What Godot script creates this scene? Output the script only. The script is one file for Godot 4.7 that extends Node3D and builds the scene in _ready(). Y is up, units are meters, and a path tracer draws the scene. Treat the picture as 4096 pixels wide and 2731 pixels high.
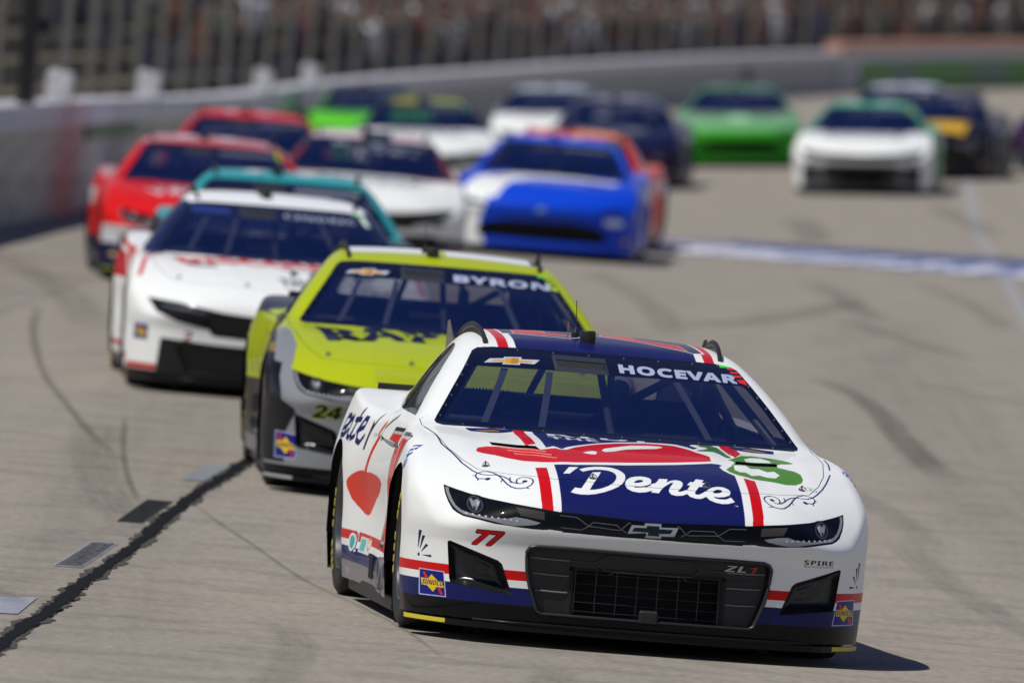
extends Node3D
# A pack of stock cars on a concrete straight, seen through a long lens from beside the track.

func _ready() -> void:
	seed(7)
	# camera: 400 mm lens at f/4, focused on the nose of the leading car
	var cam := Camera3D.new()
	cam.name = "camera"
	var ph := CameraAttributesPhysical.new()
	ph.frustum_focal_length = 397.7
	ph.frustum_near = 1.0
	ph.frustum_far = 3000.0
	ph.frustum_focus_distance = 49.6
	ph.exposure_aperture = 4.0
	cam.attributes = ph
	cam.transform = Transform3D(Basis(Vector3(.990394, .080170, .112658), Vector3(-.077448, .996593, -.028342), Vector3(-.114546, .019345, .993230)), Vector3(-6.281761, 2.258741, 49.572381))
	add_child(cam)
	# sky, sun, exposure
	var env := Environment.new()
	env.background_mode = Environment.BG_SKY
	var sky := ProceduralSkyMaterial.new()
	sky.sky_top_color = Color(.13, .235, .47)
	sky.sky_horizon_color = Color(.80, .82, .84)
	sky.sky_curve = .19
	sky.ground_bottom_color = Color(.35, .33, .31)
	sky.ground_horizon_color = Color(.45, .44, .43)
	env.sky = Sky.new()
	env.sky.sky_material = sky
	env.background_energy_multiplier = .88
	env.tonemap_mode = Environment.TONE_MAPPER_LINEAR
	env.tonemap_exposure = 1.12
	env.sdfgi_enabled = true
	env.ssao_enabled = true
	env.ssil_enabled = true
	var we := WorldEnvironment.new()
	we.name = "world"
	we.environment = env
	add_child(we)
	var sun := DirectionalLight3D.new()
	sun.name = "sun"
	sun.light_energy = 1.08
	sun.light_angular_distance = .53
	sun.light_color = Color(1.0, .985, .95)
	sun.shadow_enabled = true
	add_child(sun)
	sun.look_at_from_position(Vector3(-4.3, 8, 1.9), Vector3.ZERO)
	# large structure
	var t0 := Time.get_ticks_msec()
	make_fonts()
	common_materials()
	build_ground()
	build_markings()
	build_surroundings()
	print("world ", Time.get_ticks_msec() - t0)
	# cars
	build_shell()
	print("shell ", Time.get_ticks_msec() - t0)
	build_fittings()
	print("fittings ", Time.get_ticks_msec() - t0)
	build_cars()
	print("cars ", Time.get_ticks_msec() - t0)

func view_angle(x: float, z: float) -> float:
	return atan2(-6.281761 - x, 49.572381 - z)
# ---------------------------------------------------------------- car body shape (metres; x across, y up, z forward, front axle at z 0)
const Z0 := 1.10
const ZSTEP := 0.01
var lut := {}

func make_lut(pts: Array) -> PackedFloat32Array:
	# points sorted by falling z; monotone cubic-ish (Catmull-Rom on uneven knots)
	var out := PackedFloat32Array()
	var n := pts.size()
	for i in 521:
		var z := Z0 - i * ZSTEP
		var k := 0
		while k < n - 2 and pts[k + 1][0] > z:
			k += 1
		var p1: Vector2 = Vector2(pts[k][0], pts[k][1])
		var p2: Vector2 = Vector2(pts[k + 1][0], pts[k + 1][1])
		var p0: Vector2 = Vector2(pts[k - 1][0], pts[k - 1][1]) if k > 0 else p1
		var p3: Vector2 = Vector2(pts[k + 2][0], pts[k + 2][1]) if k + 2 < n else p2
		var t := clampf((z - p1.x) / (p2.x - p1.x), 0.0, 1.0)
		var m1 := (p2.y - p0.y) / (p2.x - p0.x) * (p2.x - p1.x)
		var m2 := (p3.y - p1.y) / (p3.x - p1.x) * (p2.x - p1.x)
		var t2 := t * t
		var t3 := t2 * t
		out.append((2 * t3 - 3 * t2 + 1) * p1.y + (t3 - 2 * t2 + t) * m1 + (-2 * t3 + 3 * t2) * p2.y + (t3 - t2) * m2)
	return out

var L_hc: PackedFloat32Array
var L_fc: PackedFloat32Array
var L_w: PackedFloat32Array
var L_rc: PackedFloat32Array
var L_wb: PackedFloat32Array
var L_f0: PackedFloat32Array

func shape_tables() -> void:
	L_hc = make_lut([[1.1, .50], [1.02, .585], [1.0, .606], [.97, .629], [.9, .672], [.85, .698], [.76, .738], [.58, .784], [.4, .817], [.25, .842], [0., .868], [-.2, .880], [-.35, .887], [-.6, .890], [-1., .89], [-2., .90], [-2.6, .93], [-3.2, .95], [-3.6, .947], [-3.95, .94]])
	L_fc = make_lut([[1.1, .28], [.9, .40], [.8, .485], [.74, .535], [.68, .592], [.57, .668], [.4, .748], [.2, .806], [0., .850], [-.2, .867], [-.4, .878], [-.6, .888], [-1., .888], [-1.6, .885], [-2., .885], [-2.4, .90], [-2.8, .935], [-3.2, .95], [-3.6, .945], [-3.95, .935]])
	L_w = make_lut([[1.1, 1.02], [.55, 1.02], [.3, 1.03], [0., 1.032], [-.3, 1.025], [-.6, .99], [-.9, .968], [-1.4, .955], [-1.9, .962], [-2.2, .985], [-2.5, 1.015], [-2.8, 1.025], [-3.1, 1.01], [-3.5, .96], [-3.9, .895], [-4.1, .87]])
	L_rc = make_lut([[1.1, 1.0], [-.6, 1.12], [-.9, 1.19], [-1.05, 1.228], [-1.2, 1.262], [-1.4, 1.292], [-1.7, 1.314], [-2., 1.316], [-2.2, 1.307], [-2.5, 1.27], [-3., 1.16], [-4.1, .9]])
	L_wb = make_lut([[1.1, .885], [-.4, .885], [-.9, .886], [-1.5, .872], [-1.9, .842], [-2.3, .80], [-2.8, .74], [-3.4, .67], [-4.1, .6]])
	# nose profile over height: index is y in centimetres
	var f := [[1.1, .3], [.9, .62], [.8, .78], [.7, .925], [.64, .985], [.60, 1.008], [.56, 1.022], [.53, 1.03], [.50, 1.03], [.46, 1.018], [.42, 1.005], [.3, 1.0], [.15, 1.0], [.0, .99]]
	L_f0 = make_lut(f)

func at(l: PackedFloat32Array, z: float) -> float:
	var t := clampf((Z0 - z) * 100.0, 0.0, 519.0)
	var i := int(t)
	return lerpf(l[i], l[i + 1], t - i)

func smax(a: float, b: float, k: float) -> float:
	var h := maxf(k - absf(a - b), 0.0) / k
	return maxf(a, b) + h * h * k * 0.25

func smin(a: float, b: float, k: float) -> float:
	var h := maxf(k - absf(a - b), 0.0) / k
	return minf(a, b) - h * h * k * 0.25

func sstep(a: float, b: float, x: float) -> float:
	var t := clampf((x - a) / (b - a), 0.0, 1.0)
	return t * t * (3.0 - 2.0 * t)

func top_h(x: float, z: float) -> float:
	var h := at(L_hc, z)
	var q := x / .9
	q *= q
	h -= (h - at(L_fc, z)) * q * q
	# raised centre of the bonnet with soft creases
	if z > -.6 and z < .9:
		var r := sstep(.9, .5, z) * sstep(-.6, -.3, z)
		h += r * (.004 * (1.0 - sstep(.34, .42, x)) - .007 * sstep(.44, .54, x) * (1.0 - sstep(.66, .78, x)))
	return h

func side_w(y: float, z: float) -> float:
	var w := at(L_w, z)
	var d := maxf(0.0, y - .60)
	w -= .45 * d * sqrt(d)
	w -= .10 * maxf(0.0, .30 - y)
	# hollow flank between the wheels
	var m := sstep(-.35, -.8, z) * sstep(-2.45, -2.0, z)
	w -= m * .022 * exp(-pow((y - .46) / .16, 2.0))
	# crease over the sill
	w += m * .02 * sstep(.30, .2, y)
	return w

func nose_z(x: float, y: float) -> float:
	var x2 := x * x
	var x8 := x2 * x2 * x2 * x2
	return at(L_f0, y) - .17 * x2 - .31 * x8

func field(px: float, y: float, z: float) -> float:
	var x := absf(px)
	var b := (y - top_h(x, z)) * .94
	b = smax(b, x - side_w(y, z), lerpf(.06, .022, sstep(-2.0, -2.7, z)))
	b = smax(b, (z - nose_z(x, y)) * lerpf(.95, .75, sstep(.6, 1.0, x)), .03)
	b = smax(b, -3.88 - z + .22 * x * x, .05)
	if y < .78 or z > 0.0:
		return b
	var zz := z + .28 * x * x
	var g := (y - (.883 + (-.33 - zz) * .452 + .020 * sin(clampf((-.33 - zz) / .8, 0.0, 1.0) * PI))) * .91
	g = smax(g, (y - at(L_rc, z) + .07 * x * x) * .98, .06)
	var wg := at(L_wb, z) - (y - .90) * .60 - .35 * maxf(0.0, y - .95) * (y - .95)
	g = smax(g, (x - wg) * .84, .06)
	g = smax(g, (y - (1.285 - (-z - 2.35) * .315 - .05 * x * x)) * .95, .12)
	return smin(b, g, .045)

func grad(p: Vector3, e := 0.003) -> Vector3:
	return Vector3(field(p.x + e, p.y, p.z) - field(p.x - e, p.y, p.z), field(p.x, p.y + e, p.z) - field(p.x, p.y - e, p.z), field(p.x, p.y, p.z + e) - field(p.x, p.y, p.z - e)) / (2.0 * e)

# Surface nets of the half body (x >= 0): [positions, normals, triangles]
func mesh_field(h: float) -> Array:
	var nx := int(1.10 / h) + 2
	var ny := int(1.32 / h) + 2
	var nz := int(5.20 / h) + 2
	var ox := -.5 * h
	var oy := .09
	var oz := -4.05
	var c := 4
	var val := PackedFloat32Array()
	val.resize(nx * ny * nz)
	val.fill(9.0)
	var reach := h * c * 1.25
	var set_near := PackedByteArray()
	set_near.resize(nx * ny * nz)
	for bk in range(0, nz, c):
		for bj in range(0, ny, c):
			for bi in range(0, nx, c):
				var cx := ox + (bi + c * .5) * h
				var cy := oy + (bj + c * .5) * h
				var cz := oz + (bk + c * .5) * h
				var v := field(cx, cy, cz)
				if absf(v) < reach:
					for k in range(bk, mini(bk + c + 1, nz)):
						for j in range(bj, mini(bj + c + 1, ny)):
							var r := (k * ny + j) * nx
							for i in range(bi, mini(bi + c + 1, nx)):
								if val[r + i] > 8.0:
									val[r + i] = field(ox + i * h, oy + j * h, oz + k * h)
									set_near[r + i] = 1
				elif v < 0.0:
					for k in range(bk, mini(bk + c, nz)):
						for j in range(bj, mini(bj + c, ny)):
							var r := (k * ny + j) * nx
							for i in range(bi, mini(bi + c, nx)):
								if set_near[r + i] == 0:
									val[r + i] = -9.0 if val[r + i] > 8.0 else val[r + i]
	var id := PackedInt32Array()
	id.resize(nx * ny * nz)
	id.fill(-1)
	var pos := PackedVector3Array()
	var nor := PackedVector3Array()
	var corner := [0, 1, nx, nx + 1, nx * ny, nx * ny + 1, nx * ny + nx, nx * ny + nx + 1]
	for k in nz - 1:
		for j in ny - 1:
			var r := (k * ny + j) * nx
			for i in nx - 1:
				var a := r + i
				var inside := 0
				for q in corner:
					if val[a + q] < 0.0:
						inside += 1
				if inside == 0 or inside == 8:
					continue
				# mean of the crossed edges
				var s := Vector3.ZERO
				var n := 0
				for e in [[0, 1], [2, 3], [4, 5], [6, 7], [0, 2], [1, 3], [4, 6], [5, 7], [0, 4], [1, 5], [2, 6], [3, 7]]:
					var v0 := val[a + corner[e[0]]]
					var v1 := val[a + corner[e[1]]]
					if (v0 < 0.0) != (v1 < 0.0):
						var t := clampf(v0 / (v0 - v1), 0.0, 1.0)
						var c0 := Vector3(e[0] & 1, (e[0] >> 1) & 1, e[0] >> 2)
						var c1 := Vector3(e[1] & 1, (e[1] >> 1) & 1, e[1] >> 2)
						s += c0.lerp(c1, t)
						n += 1
				var p := Vector3(ox, oy, oz) + (Vector3(i, j, k) + s / n) * h
				if i == 0:
					p.x = 0.0
				for it in 2:
					var f := field(p.x, p.y, p.z)
					var g := Vector3(field(p.x + .003, p.y, p.z) - f, field(p.x, p.y + .003, p.z) - f, field(p.x, p.y, p.z + .003) - f) / .003
					var step := g * (f / maxf(g.length_squared(), .2))
					p -= step.limit_length(h * .6)
				if i == 0:
					p.x = 0.0
				var nn := grad(p, .004)
				if i == 0:
					nn.x = 0.0
				id[a] = pos.size()
				pos.append(p)
				nor.append(nn.normalized())
	var tri := PackedInt32Array()
	for k in range(1, nz - 1):
		for j in range(1, ny - 1):
			var r := (k * ny + j) * nx
			for i in range(1, nx - 1):
				var a := r + i
				var v := val[a] < 0.0
				if v != (val[a + 1] < 0.0):
					quad(tri, id[a], id[a - nx], id[a - nx - nx * ny], id[a - nx * ny], v)
				if v != (val[a + nx] < 0.0):
					quad(tri, id[a], id[a - nx * ny], id[a - nx * ny - 1], id[a - 1], v)
				if v != (val[a + nx * ny] < 0.0):
					quad(tri, id[a], id[a - 1], id[a - 1 - nx], id[a - nx], v)
	return [pos, nor, tri]

func quad(tri: PackedInt32Array, a: int, b: int, c: int, d: int, flip: bool) -> void:
	if a < 0 or b < 0 or c < 0 or d < 0:
		return
	if flip:
		tri.append_array(PackedInt32Array([a, c, b, a, d, c]))
	else:
		tri.append_array(PackedInt32Array([a, b, c, a, c, d]))
# ---------------------------------------------------------------- mesh builder
class MB:
	var v := PackedVector3Array()
	var n := PackedVector3Array()
	var uv := PackedVector2Array()
	func tri(a: Vector3, b: Vector3, c: Vector3, na: Vector3, nb: Vector3, nc: Vector3, ua := Vector2.ZERO, ub := Vector2.ZERO, uc := Vector2.ZERO) -> void:
		if (b - a).cross(c - a).dot(na + nb + nc) > 0.0:
			v.append_array(PackedVector3Array([a, c, b]))
			n.append_array(PackedVector3Array([na, nc, nb]))
			uv.append_array(PackedVector2Array([ua, uc, ub]))
		else:
			v.append_array(PackedVector3Array([a, b, c]))
			n.append_array(PackedVector3Array([na, nb, nc]))
			uv.append_array(PackedVector2Array([ua, ub, uc]))
	# flat four-sided face whose outside points away from "inner"
	func quad(a: Vector3, b: Vector3, c: Vector3, d: Vector3, inner: Vector3) -> void:
		var m := (b - a).cross(d - a)
		if m.length_squared() < 1e-16:
			m = (c - b).cross(d - b)
		m = m.normalized()
		if m.dot((a + b + c + d) * .25 - inner) < 0.0:
			m = -m
		tri(a, b, c, m, m, m)
		tri(a, c, d, m, m, m)
	func face(a: Vector3, b: Vector3, c: Vector3, inner: Vector3) -> void:
		var m := (b - a).cross(c - a).normalized()
		if m.dot((a + b + c) / 3.0 - inner) < 0.0:
			m = -m
		tri(a, b, c, m, m, m)
	# box with chamfered edges
	func box(c: Vector3, s: Vector3, bas := Basis(), ch := 0.0) -> void:
		var h := s * .5
		if ch <= 0.0:
			var q := []
			for i in 8:
				q.append(c + bas * Vector3(h.x if i & 1 else -h.x, h.y if i & 2 else -h.y, h.z if i & 4 else -h.z))
			for f in [[0, 1, 3, 2], [4, 5, 7, 6], [0, 1, 5, 4], [2, 3, 7, 6], [0, 2, 6, 4], [1, 3, 7, 5]]:
				quad(q[f[0]], q[f[1]], q[f[2]], q[f[3]], c)
			return
		var e := minf(ch, minf(h.x, minf(h.y, h.z)) * .9)
		var p := {}
		for i in 8:
			var g := Vector3(1 if i & 1 else -1, 1 if i & 2 else -1, 1 if i & 4 else -1)
			for ax in 3:
				var w := h - Vector3(e, e, e)
				w[ax] = h[ax]
				p[i * 3 + ax] = c + bas * (g * w)
		for ax in 3:
			var b0 := 1 << ax
			var b1 := 1 << ((ax + 1) % 3)
			var b2 := 1 << ((ax + 2) % 3)
			for k in [0, b0]:
				quad(p[k * 3 + ax], p[(k | b1) * 3 + ax], p[(k | b1 | b2) * 3 + ax], p[(k | b2) * 3 + ax], c)
			for k in [0, b1, b2, b1 | b2]:
				var a1 := (ax + 1) % 3
				var a2 := (ax + 2) % 3
				quad(p[k * 3 + a1], p[(k | b0) * 3 + a1], p[(k | b0) * 3 + a2], p[k * 3 + a2], c)
		for i in 8:
			face(p[i * 3], p[i * 3 + 1], p[i * 3 + 2], c)
	func tube(pts: Array, r: float, sides := 8, closed := false, flat := Vector3.ONE) -> void:
		var rings := []
		var m := pts.size()
		for i in m:
			var a: Vector3 = pts[i - 1] if i > 0 else (pts[m - 1] if closed else pts[i])
			var b: Vector3 = pts[(i + 1) % m] if i < m - 1 or closed else pts[i]
			var d := (b - a).normalized()
			var s := d.cross(Vector3.UP)
			if s.length() < .1:
				s = d.cross(Vector3.RIGHT)
			s = s.normalized()
			var u := s.cross(d).normalized()
			var ring := []
			for k in sides:
				var t := TAU * k / sides
				ring.append([pts[i] + (s * cos(t) + u * sin(t)) * r * flat, s * cos(t) + u * sin(t)])
			rings.append(ring)
		for i in (m if closed else m - 1):
			var j := (i + 1) % m
			for k in sides:
				var l := (k + 1) % sides
				var A: Array = rings[i][k]
				var B: Array = rings[i][l]
				var C: Array = rings[j][l]
				var D: Array = rings[j][k]
				tri(A[0], B[0], C[0], A[1], B[1], C[1])
				tri(A[0], C[0], D[0], A[1], C[1], D[1])
		if not closed:
			for e in [0, m - 1]:
				var inner: Vector3 = pts[1] if e == 0 else pts[m - 2]
				for k in range(1, sides - 1):
					face(rings[e][0][0], rings[e][k][0], rings[e][k + 1][0], inner)
	# profile points (radius, along axis) turned about an axis
	func lathe(prof: Array, org: Vector3, bas: Basis, seg := 32, a0 := 0.0, a1 := TAU, sharp := 35.0) -> void:
		var nn := []
		for i in prof.size() - 1:
			var d: Vector2 = (Vector2(prof[i + 1][0], prof[i + 1][1]) - Vector2(prof[i][0], prof[i][1])).normalized()
			nn.append(Vector2(d.y, -d.x))
		for i in prof.size() - 1:
			var n0: Vector2 = nn[i]
			var n1: Vector2 = nn[i]
			if i > 0 and rad_to_deg(absf(nn[i - 1].angle_to(nn[i]))) < sharp:
				n0 = (nn[i - 1] + nn[i]).normalized()
			if i < nn.size() - 1 and rad_to_deg(absf(nn[i + 1].angle_to(nn[i]))) < sharp:
				n1 = (nn[i + 1] + nn[i]).normalized()
			for k in seg:
				var t0 := lerpf(a0, a1, float(k) / seg)
				var t1 := lerpf(a0, a1, float(k + 1) / seg)
				var c := []
				for q in [[prof[i], t0, n0], [prof[i], t1, n0], [prof[i + 1], t1, n1], [prof[i + 1], t0, n1]]:
					var ct := cos(q[1])
					var sn := sin(q[1])
					c.append([org + bas * Vector3(q[0][1], q[0][0] * ct, q[0][0] * sn), bas * Vector3(q[2].y, q[2].x * ct, q[2].x * sn)])
				if prof[i][0] > 1e-5:
					tri(c[0][0], c[1][0], c[2][0], c[0][1], c[1][1], c[2][1])
				if prof[i + 1][0] > 1e-5:
					tri(c[0][0], c[2][0], c[3][0], c[0][1], c[2][1], c[3][1])
	# flat plate: outline in (x, z), between two heights
	func plate(o: PackedVector2Array, y0: float, y1: float) -> void:
		var ix := Geometry2D.triangulate_polygon(o)
		for i in range(0, ix.size(), 3):
			var a := o[ix[i]]
			var b := o[ix[i + 1]]
			var c := o[ix[i + 2]]
			tri(Vector3(a.x, y1, a.y), Vector3(b.x, y1, b.y), Vector3(c.x, y1, c.y), Vector3.UP, Vector3.UP, Vector3.UP)
			tri(Vector3(a.x, y0, a.y), Vector3(b.x, y0, b.y), Vector3(c.x, y0, c.y), Vector3.DOWN, Vector3.DOWN, Vector3.DOWN)
		var s := -1.0 if Geometry2D.is_polygon_clockwise(o) else 1.0
		for i in o.size():
			var a := o[i]
			var b := o[(i + 1) % o.size()]
			var d := (b - a).normalized()
			var m := Vector3(d.y, 0, -d.x) * s
			tri(Vector3(a.x, y0, a.y), Vector3(b.x, y0, b.y), Vector3(b.x, y1, b.y), m, m, m)
			tri(Vector3(a.x, y0, a.y), Vector3(b.x, y1, b.y), Vector3(a.x, y1, a.y), m, m, m)
	func mesh() -> ArrayMesh:
		var am := ArrayMesh.new()
		put(am)
		return am
	func put(am: ArrayMesh, mat: Material = null) -> void:
		var a := []
		a.resize(Mesh.ARRAY_MAX)
		a[Mesh.ARRAY_VERTEX] = v
		a[Mesh.ARRAY_NORMAL] = n
		a[Mesh.ARRAY_TEX_UV] = uv
		am.add_surface_from_arrays(Mesh.PRIMITIVE_TRIANGLES, a)
		if mat:
			am.surface_set_material(am.get_surface_count() - 1, mat)

# ---------------------------------------------------------------- print: a canvas in metres
class Canvas:
	var img: Image
	var x0: float
	var y1: float
	var s: float
	var ss: int
	func _init(xmin: float, xmax: float, ymin: float, ymax: float, ppm: float, over: int, base: Color) -> void:
		ss = over
		s = ppm * over
		x0 = xmin
		y1 = ymax
		img = Image.create(int(round((xmax - xmin) * ppm)) * over, int(round((ymax - ymin) * ppm)) * over, false, Image.FORMAT_RGB8)
		img.fill(base)
	func px(p: Vector2) -> Vector2:
		return Vector2((p.x - x0) * s, (y1 - p.y) * s)
	func rect(xa: float, xb: float, ya: float, yb: float, c: Color) -> void:
		var a := px(Vector2(minf(xa, xb), maxf(ya, yb)))
		var b := px(Vector2(maxf(xa, xb), minf(ya, yb)))
		img.fill_rect(Rect2i(roundi(a.x), roundi(a.y), roundi(b.x) - roundi(a.x), roundi(b.y) - roundi(a.y)), c)
	func poly(pts: Array, c: Color, mirror := false) -> void:
		var q := PackedVector2Array()
		for p in pts:
			var w: Vector2 = p if p is Vector2 else Vector2(p[0], p[1])
			if is_nan(w.x):
				continue
			if mirror:
				w.x = -w.x
			q.append(px(w))
		fill(q, c)
	func fill(q: PackedVector2Array, c: Color) -> void:
		var lo := 1e9
		var hi := -1e9
		for p in q:
			lo = minf(lo, p.y)
			hi = maxf(hi, p.y)
		var n := q.size()
		for row in range(maxi(0, ceili(lo - .5)), mini(img.get_height(), floori(hi - .5) + 1)):
			var y := row + .5
			var xs := PackedFloat32Array()
			for i in n:
				var a := q[i]
				var b := q[(i + 1) % n]
				if (a.y <= y) != (b.y <= y):
					xs.append(a.x + (y - a.y) / (b.y - a.y) * (b.x - a.x))
			xs.sort()
			for k in range(0, xs.size() - 1, 2):
				var l := roundi(xs[k])
				var r := roundi(xs[k + 1])
				if r > l:
					img.fill_rect(Rect2i(l, row, r - l, 1), c)
	func disc(cx: float, cy: float, rx: float, ry: float, c: Color) -> void:
		var q := PackedVector2Array()
		for i in 28:
			q.append(px(Vector2(cx + rx * cos(TAU * i / 28), cy + ry * sin(TAU * i / 28))))
		fill(q, c)
	func line(pts: Array, w: float, c: Color, mirror := false) -> void:
		var pr := Vector2.ZERO
		var first := true
		for p in pts:
			var a: Vector2 = p if p is Vector2 else Vector2(p[0], p[1])
			if is_nan(a.x):
				continue
			if mirror:
				a.x = -a.x
			disc(a.x, a.y, w * .5, w * .5, c)
			if not first:
				var d := (a - pr).normalized().orthogonal() * w * .5
				fill(PackedVector2Array([px(pr + d), px(a + d), px(a - d), px(pr - d)]), c)
			pr = a
			first = false
	# letters: lower left corner at "at", cap height h, run w (0 keeps the font's own)
	func text(t: String, at: Vector2, h: float, w: float, c: Color, font: Font, slant := 0.0, turn := 0.0, grow := 0.0) -> void:
		var tm := TextMesh.new()
		tm.font = font
		tm.text = t
		tm.font_size = 64
		tm.pixel_size = .01
		tm.depth = 0.0
		tm.curve_step = 1.5
		var arr := tm.get_mesh_arrays()
		var v: PackedVector3Array = arr[Mesh.ARRAY_VERTEX]
		var ix: PackedInt32Array = arr[Mesh.ARRAY_INDEX]
		if v.is_empty():
			return
		var lo := v[0]
		var hi := v[0]
		for p in v:
			lo = lo.min(p)
			hi = hi.max(p)
		var ky := h / (hi.y - lo.y)   # a negative height turns the letters over: they then read from the nose
		var kx := w / (hi.x - lo.x) if w > 0.0 else absf(ky)
		var b := Vector2(cos(turn), sin(turn))
		var q := PackedVector2Array()
		for p in v:
			var l := Vector2((p.x - lo.x) * kx + (p.y - lo.y) * ky * slant, (p.y - lo.y) * ky)
			q.append(px(at + Vector2(l.x * b.x - l.y * b.y, l.x * b.y + l.y * b.x)))
		for i in range(0, ix.size(), 3):
			var tri := PackedVector2Array([q[ix[i]], q[ix[i + 1]], q[ix[i + 2]]])
			if grow > 0.0:
				for d in [Vector2(1, 0), Vector2(-1, 0), Vector2(0, 1), Vector2(0, -1), Vector2(.7, .7), Vector2(-.7, .7), Vector2(.7, -.7), Vector2(-.7, -.7)]:
					var o: Vector2 = d * grow * s
					fill(PackedVector2Array([tri[0] + o, tri[1] + o, tri[2] + o]), c)
			else:
				fill(tri, c)
	func texture() -> ImageTexture:
		if ss > 1:
			img.resize(img.get_width() / ss, img.get_height() / ss, Image.INTERPOLATE_TRILINEAR if false else Image.INTERPOLATE_BILINEAR)
		return ImageTexture.create_from_image(img)

func lin(r: float, g: float, b: float, a := 1.0) -> Color:
	return Color(r, g, b, a).linear_to_srgb()

func c8(r: int, g: int, b: int) -> Color:
	return Color8(r, g, b)

func mat(c: Color, rough := .5, metal := 0.0) -> StandardMaterial3D:
	var m := StandardMaterial3D.new()
	m.albedo_color = c
	m.roughness = rough
	m.metallic = metal
	return m

func paint_mat(t: Texture2D) -> StandardMaterial3D:
	var m := StandardMaterial3D.new()
	m.albedo_texture = t
	m.texture_repeat = false
	m.roughness = .45
	m.metallic_specular = .16
	m.clearcoat_enabled = true
	m.clearcoat = .34
	m.clearcoat_roughness = .03
	return m

# ---------------------------------------------------------------- nodes
var names := {}

func numbered(called: String) -> String:
	var k: int = names.get(called, 0)
	names[called] = k + 1
	return called if k == 0 else "%s_%03d" % [called, k]

func tag(o: Node3D, label: String, category: String, group := "", kind := "") -> Node3D:
	if label:
		o.set_meta("label", label)
	if category:
		o.set_meta("category", category)
	if group:
		o.set_meta("group", group)
	if kind:
		o.set_meta("kind", kind)
	return o

func thing(called: String, label: String, category: String, group := "") -> Node3D:
	var o := Node3D.new()
	o.name = numbered(called)
	add_child(o)
	return tag(o, label, category, group)

func part(parent: Node, called: String, m: Mesh, material: Material) -> MeshInstance3D:
	var o := MeshInstance3D.new()
	o.name = called if parent != self else numbered(called)
	o.mesh = m
	if material:
		o.material_override = material
	parent.add_child(o, true)
	return o

# ---------------------------------------------------------------- cutting triangles along a drawn outline
func tri_area(q: PackedVector2Array) -> float:
	var a := 0.0
	for i in q.size():
		a += q[i].cross(q[(i + 1) % q.size()])
	return absf(a) * .5

func cut(soup: Array, ua: int, va: int, poly: PackedVector2Array, ok: Callable) -> Array:
	var inn := []
	var out := []
	var lo := poly[0]
	var hi := poly[0]
	for p in poly:
		lo = lo.min(p)
		hi = hi.max(p)
	for t: PackedVector3Array in soup:
		var a := Vector2(t[0][ua], t[0][va])
		var b := Vector2(t[1][ua], t[1][va])
		var c := Vector2(t[2][ua], t[2][va])
		if maxf(a.x, maxf(b.x, c.x)) < lo.x or minf(a.x, minf(b.x, c.x)) > hi.x or maxf(a.y, maxf(b.y, c.y)) < lo.y or minf(a.y, minf(b.y, c.y)) > hi.y or not ok.call((t[0] + t[1] + t[2]) / 3.0, t[3] + t[4] + t[5]):
			out.append(t)
			continue
		var q := PackedVector2Array([a, b, c])
		var ar := tri_area(q)
		if ar < 2e-9:
			(inn if Geometry2D.is_point_in_polygon((a + b + c) / 3.0, poly) else out).append(t)
			continue
		var rest := Geometry2D.clip_polygons(q, poly)
		if rest.is_empty():
			inn.append(t)
			continue
		if rest.size() == 1 and tri_area(rest[0]) > ar * .9995:
			out.append(t)
			continue
		for r in rest:
			lift(out, t, q, r)
		for r in Geometry2D.intersect_polygons(q, poly):
			lift(inn, t, q, r)
	return [inn, out]

func lift(to: Array, t: PackedVector3Array, q: PackedVector2Array, r: PackedVector2Array) -> void:
	if r.size() < 3 or tri_area(r) < 1e-9:
		return
	var d := (q[1] - q[0]).cross(q[2] - q[0])
	var ps := []
	var ns := []
	for p in r:
		var w1 := (p - q[0]).cross(q[2] - q[0]) / d
		var w2 := (q[1] - q[0]).cross(p - q[0]) / d
		var w0 := 1.0 - w1 - w2
		ps.append(t[0] * w0 + t[1] * w1 + t[2] * w2)
		ns.append((t[3] * w0 + t[4] * w1 + t[5] * w2).normalized())
	for i in range(1, r.size() - 1):
		# pieces of a triangle cut by a line are convex or nearly so; others are triangulated
		if r.size() > 4:
			break
		to.append(PackedVector3Array([ps[0], ps[i], ps[i + 1], ns[0], ns[i], ns[i + 1]]))
	if r.size() > 4:
		var ix := Geometry2D.triangulate_polygon(r)
		for i in range(0, ix.size(), 3):
			to.append(PackedVector3Array([ps[ix[i]], ps[ix[i + 1]], ps[ix[i + 2]], ns[ix[i]], ns[ix[i + 1]], ns[ix[i + 2]]]))

func v2s(a: Array, mirror := false) -> PackedVector2Array:
	var o := PackedVector2Array()
	for p in a:
		o.append(Vector2(-p[0] if mirror else p[0], p[1]))
	return o
# ---------------------------------------------------------------- panels of the car, cut from the body shape
var K := {}          # meshes shared by all cars
var fascia_soup := []
const GR_CAM := [[0, .437], [.36, .439], [.50, .437], [.525, .428], [.537, .408], [.53, .33], [.515, .265], [.476, .158], [.455, .147], [0, .147]]
const DU_CAM := [[.866, .42], [.862, .428], [.852, .427], [.655, .362], [.637, .348], [.585, .217], [.842, .247], [.848, .266]]
const GR_MUS := [[0, .515], [.50, .52], [.53, .50], [.47, .405], [.44, .395], [0, .385]]
const GR_MUS2 := [[0, .315], [.64, .33], [.70, .305], [.62, .145], [.60, .135], [0, .13]]
const GR_CMY := [[0, .40], [.38, .398], [.58, .375], [.68, .325], [.72, .26], [.71, .22], [.66, .20], [0, .195]]

func both(half: Array) -> Array:
	# closed outline from its right half
	var o := half.duplicate()
	for i in range(half.size() - 1, -1, -1):
		if half[i][0] > 0.0:
			o.append([-half[i][0], half[i][1]])
	return o

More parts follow.
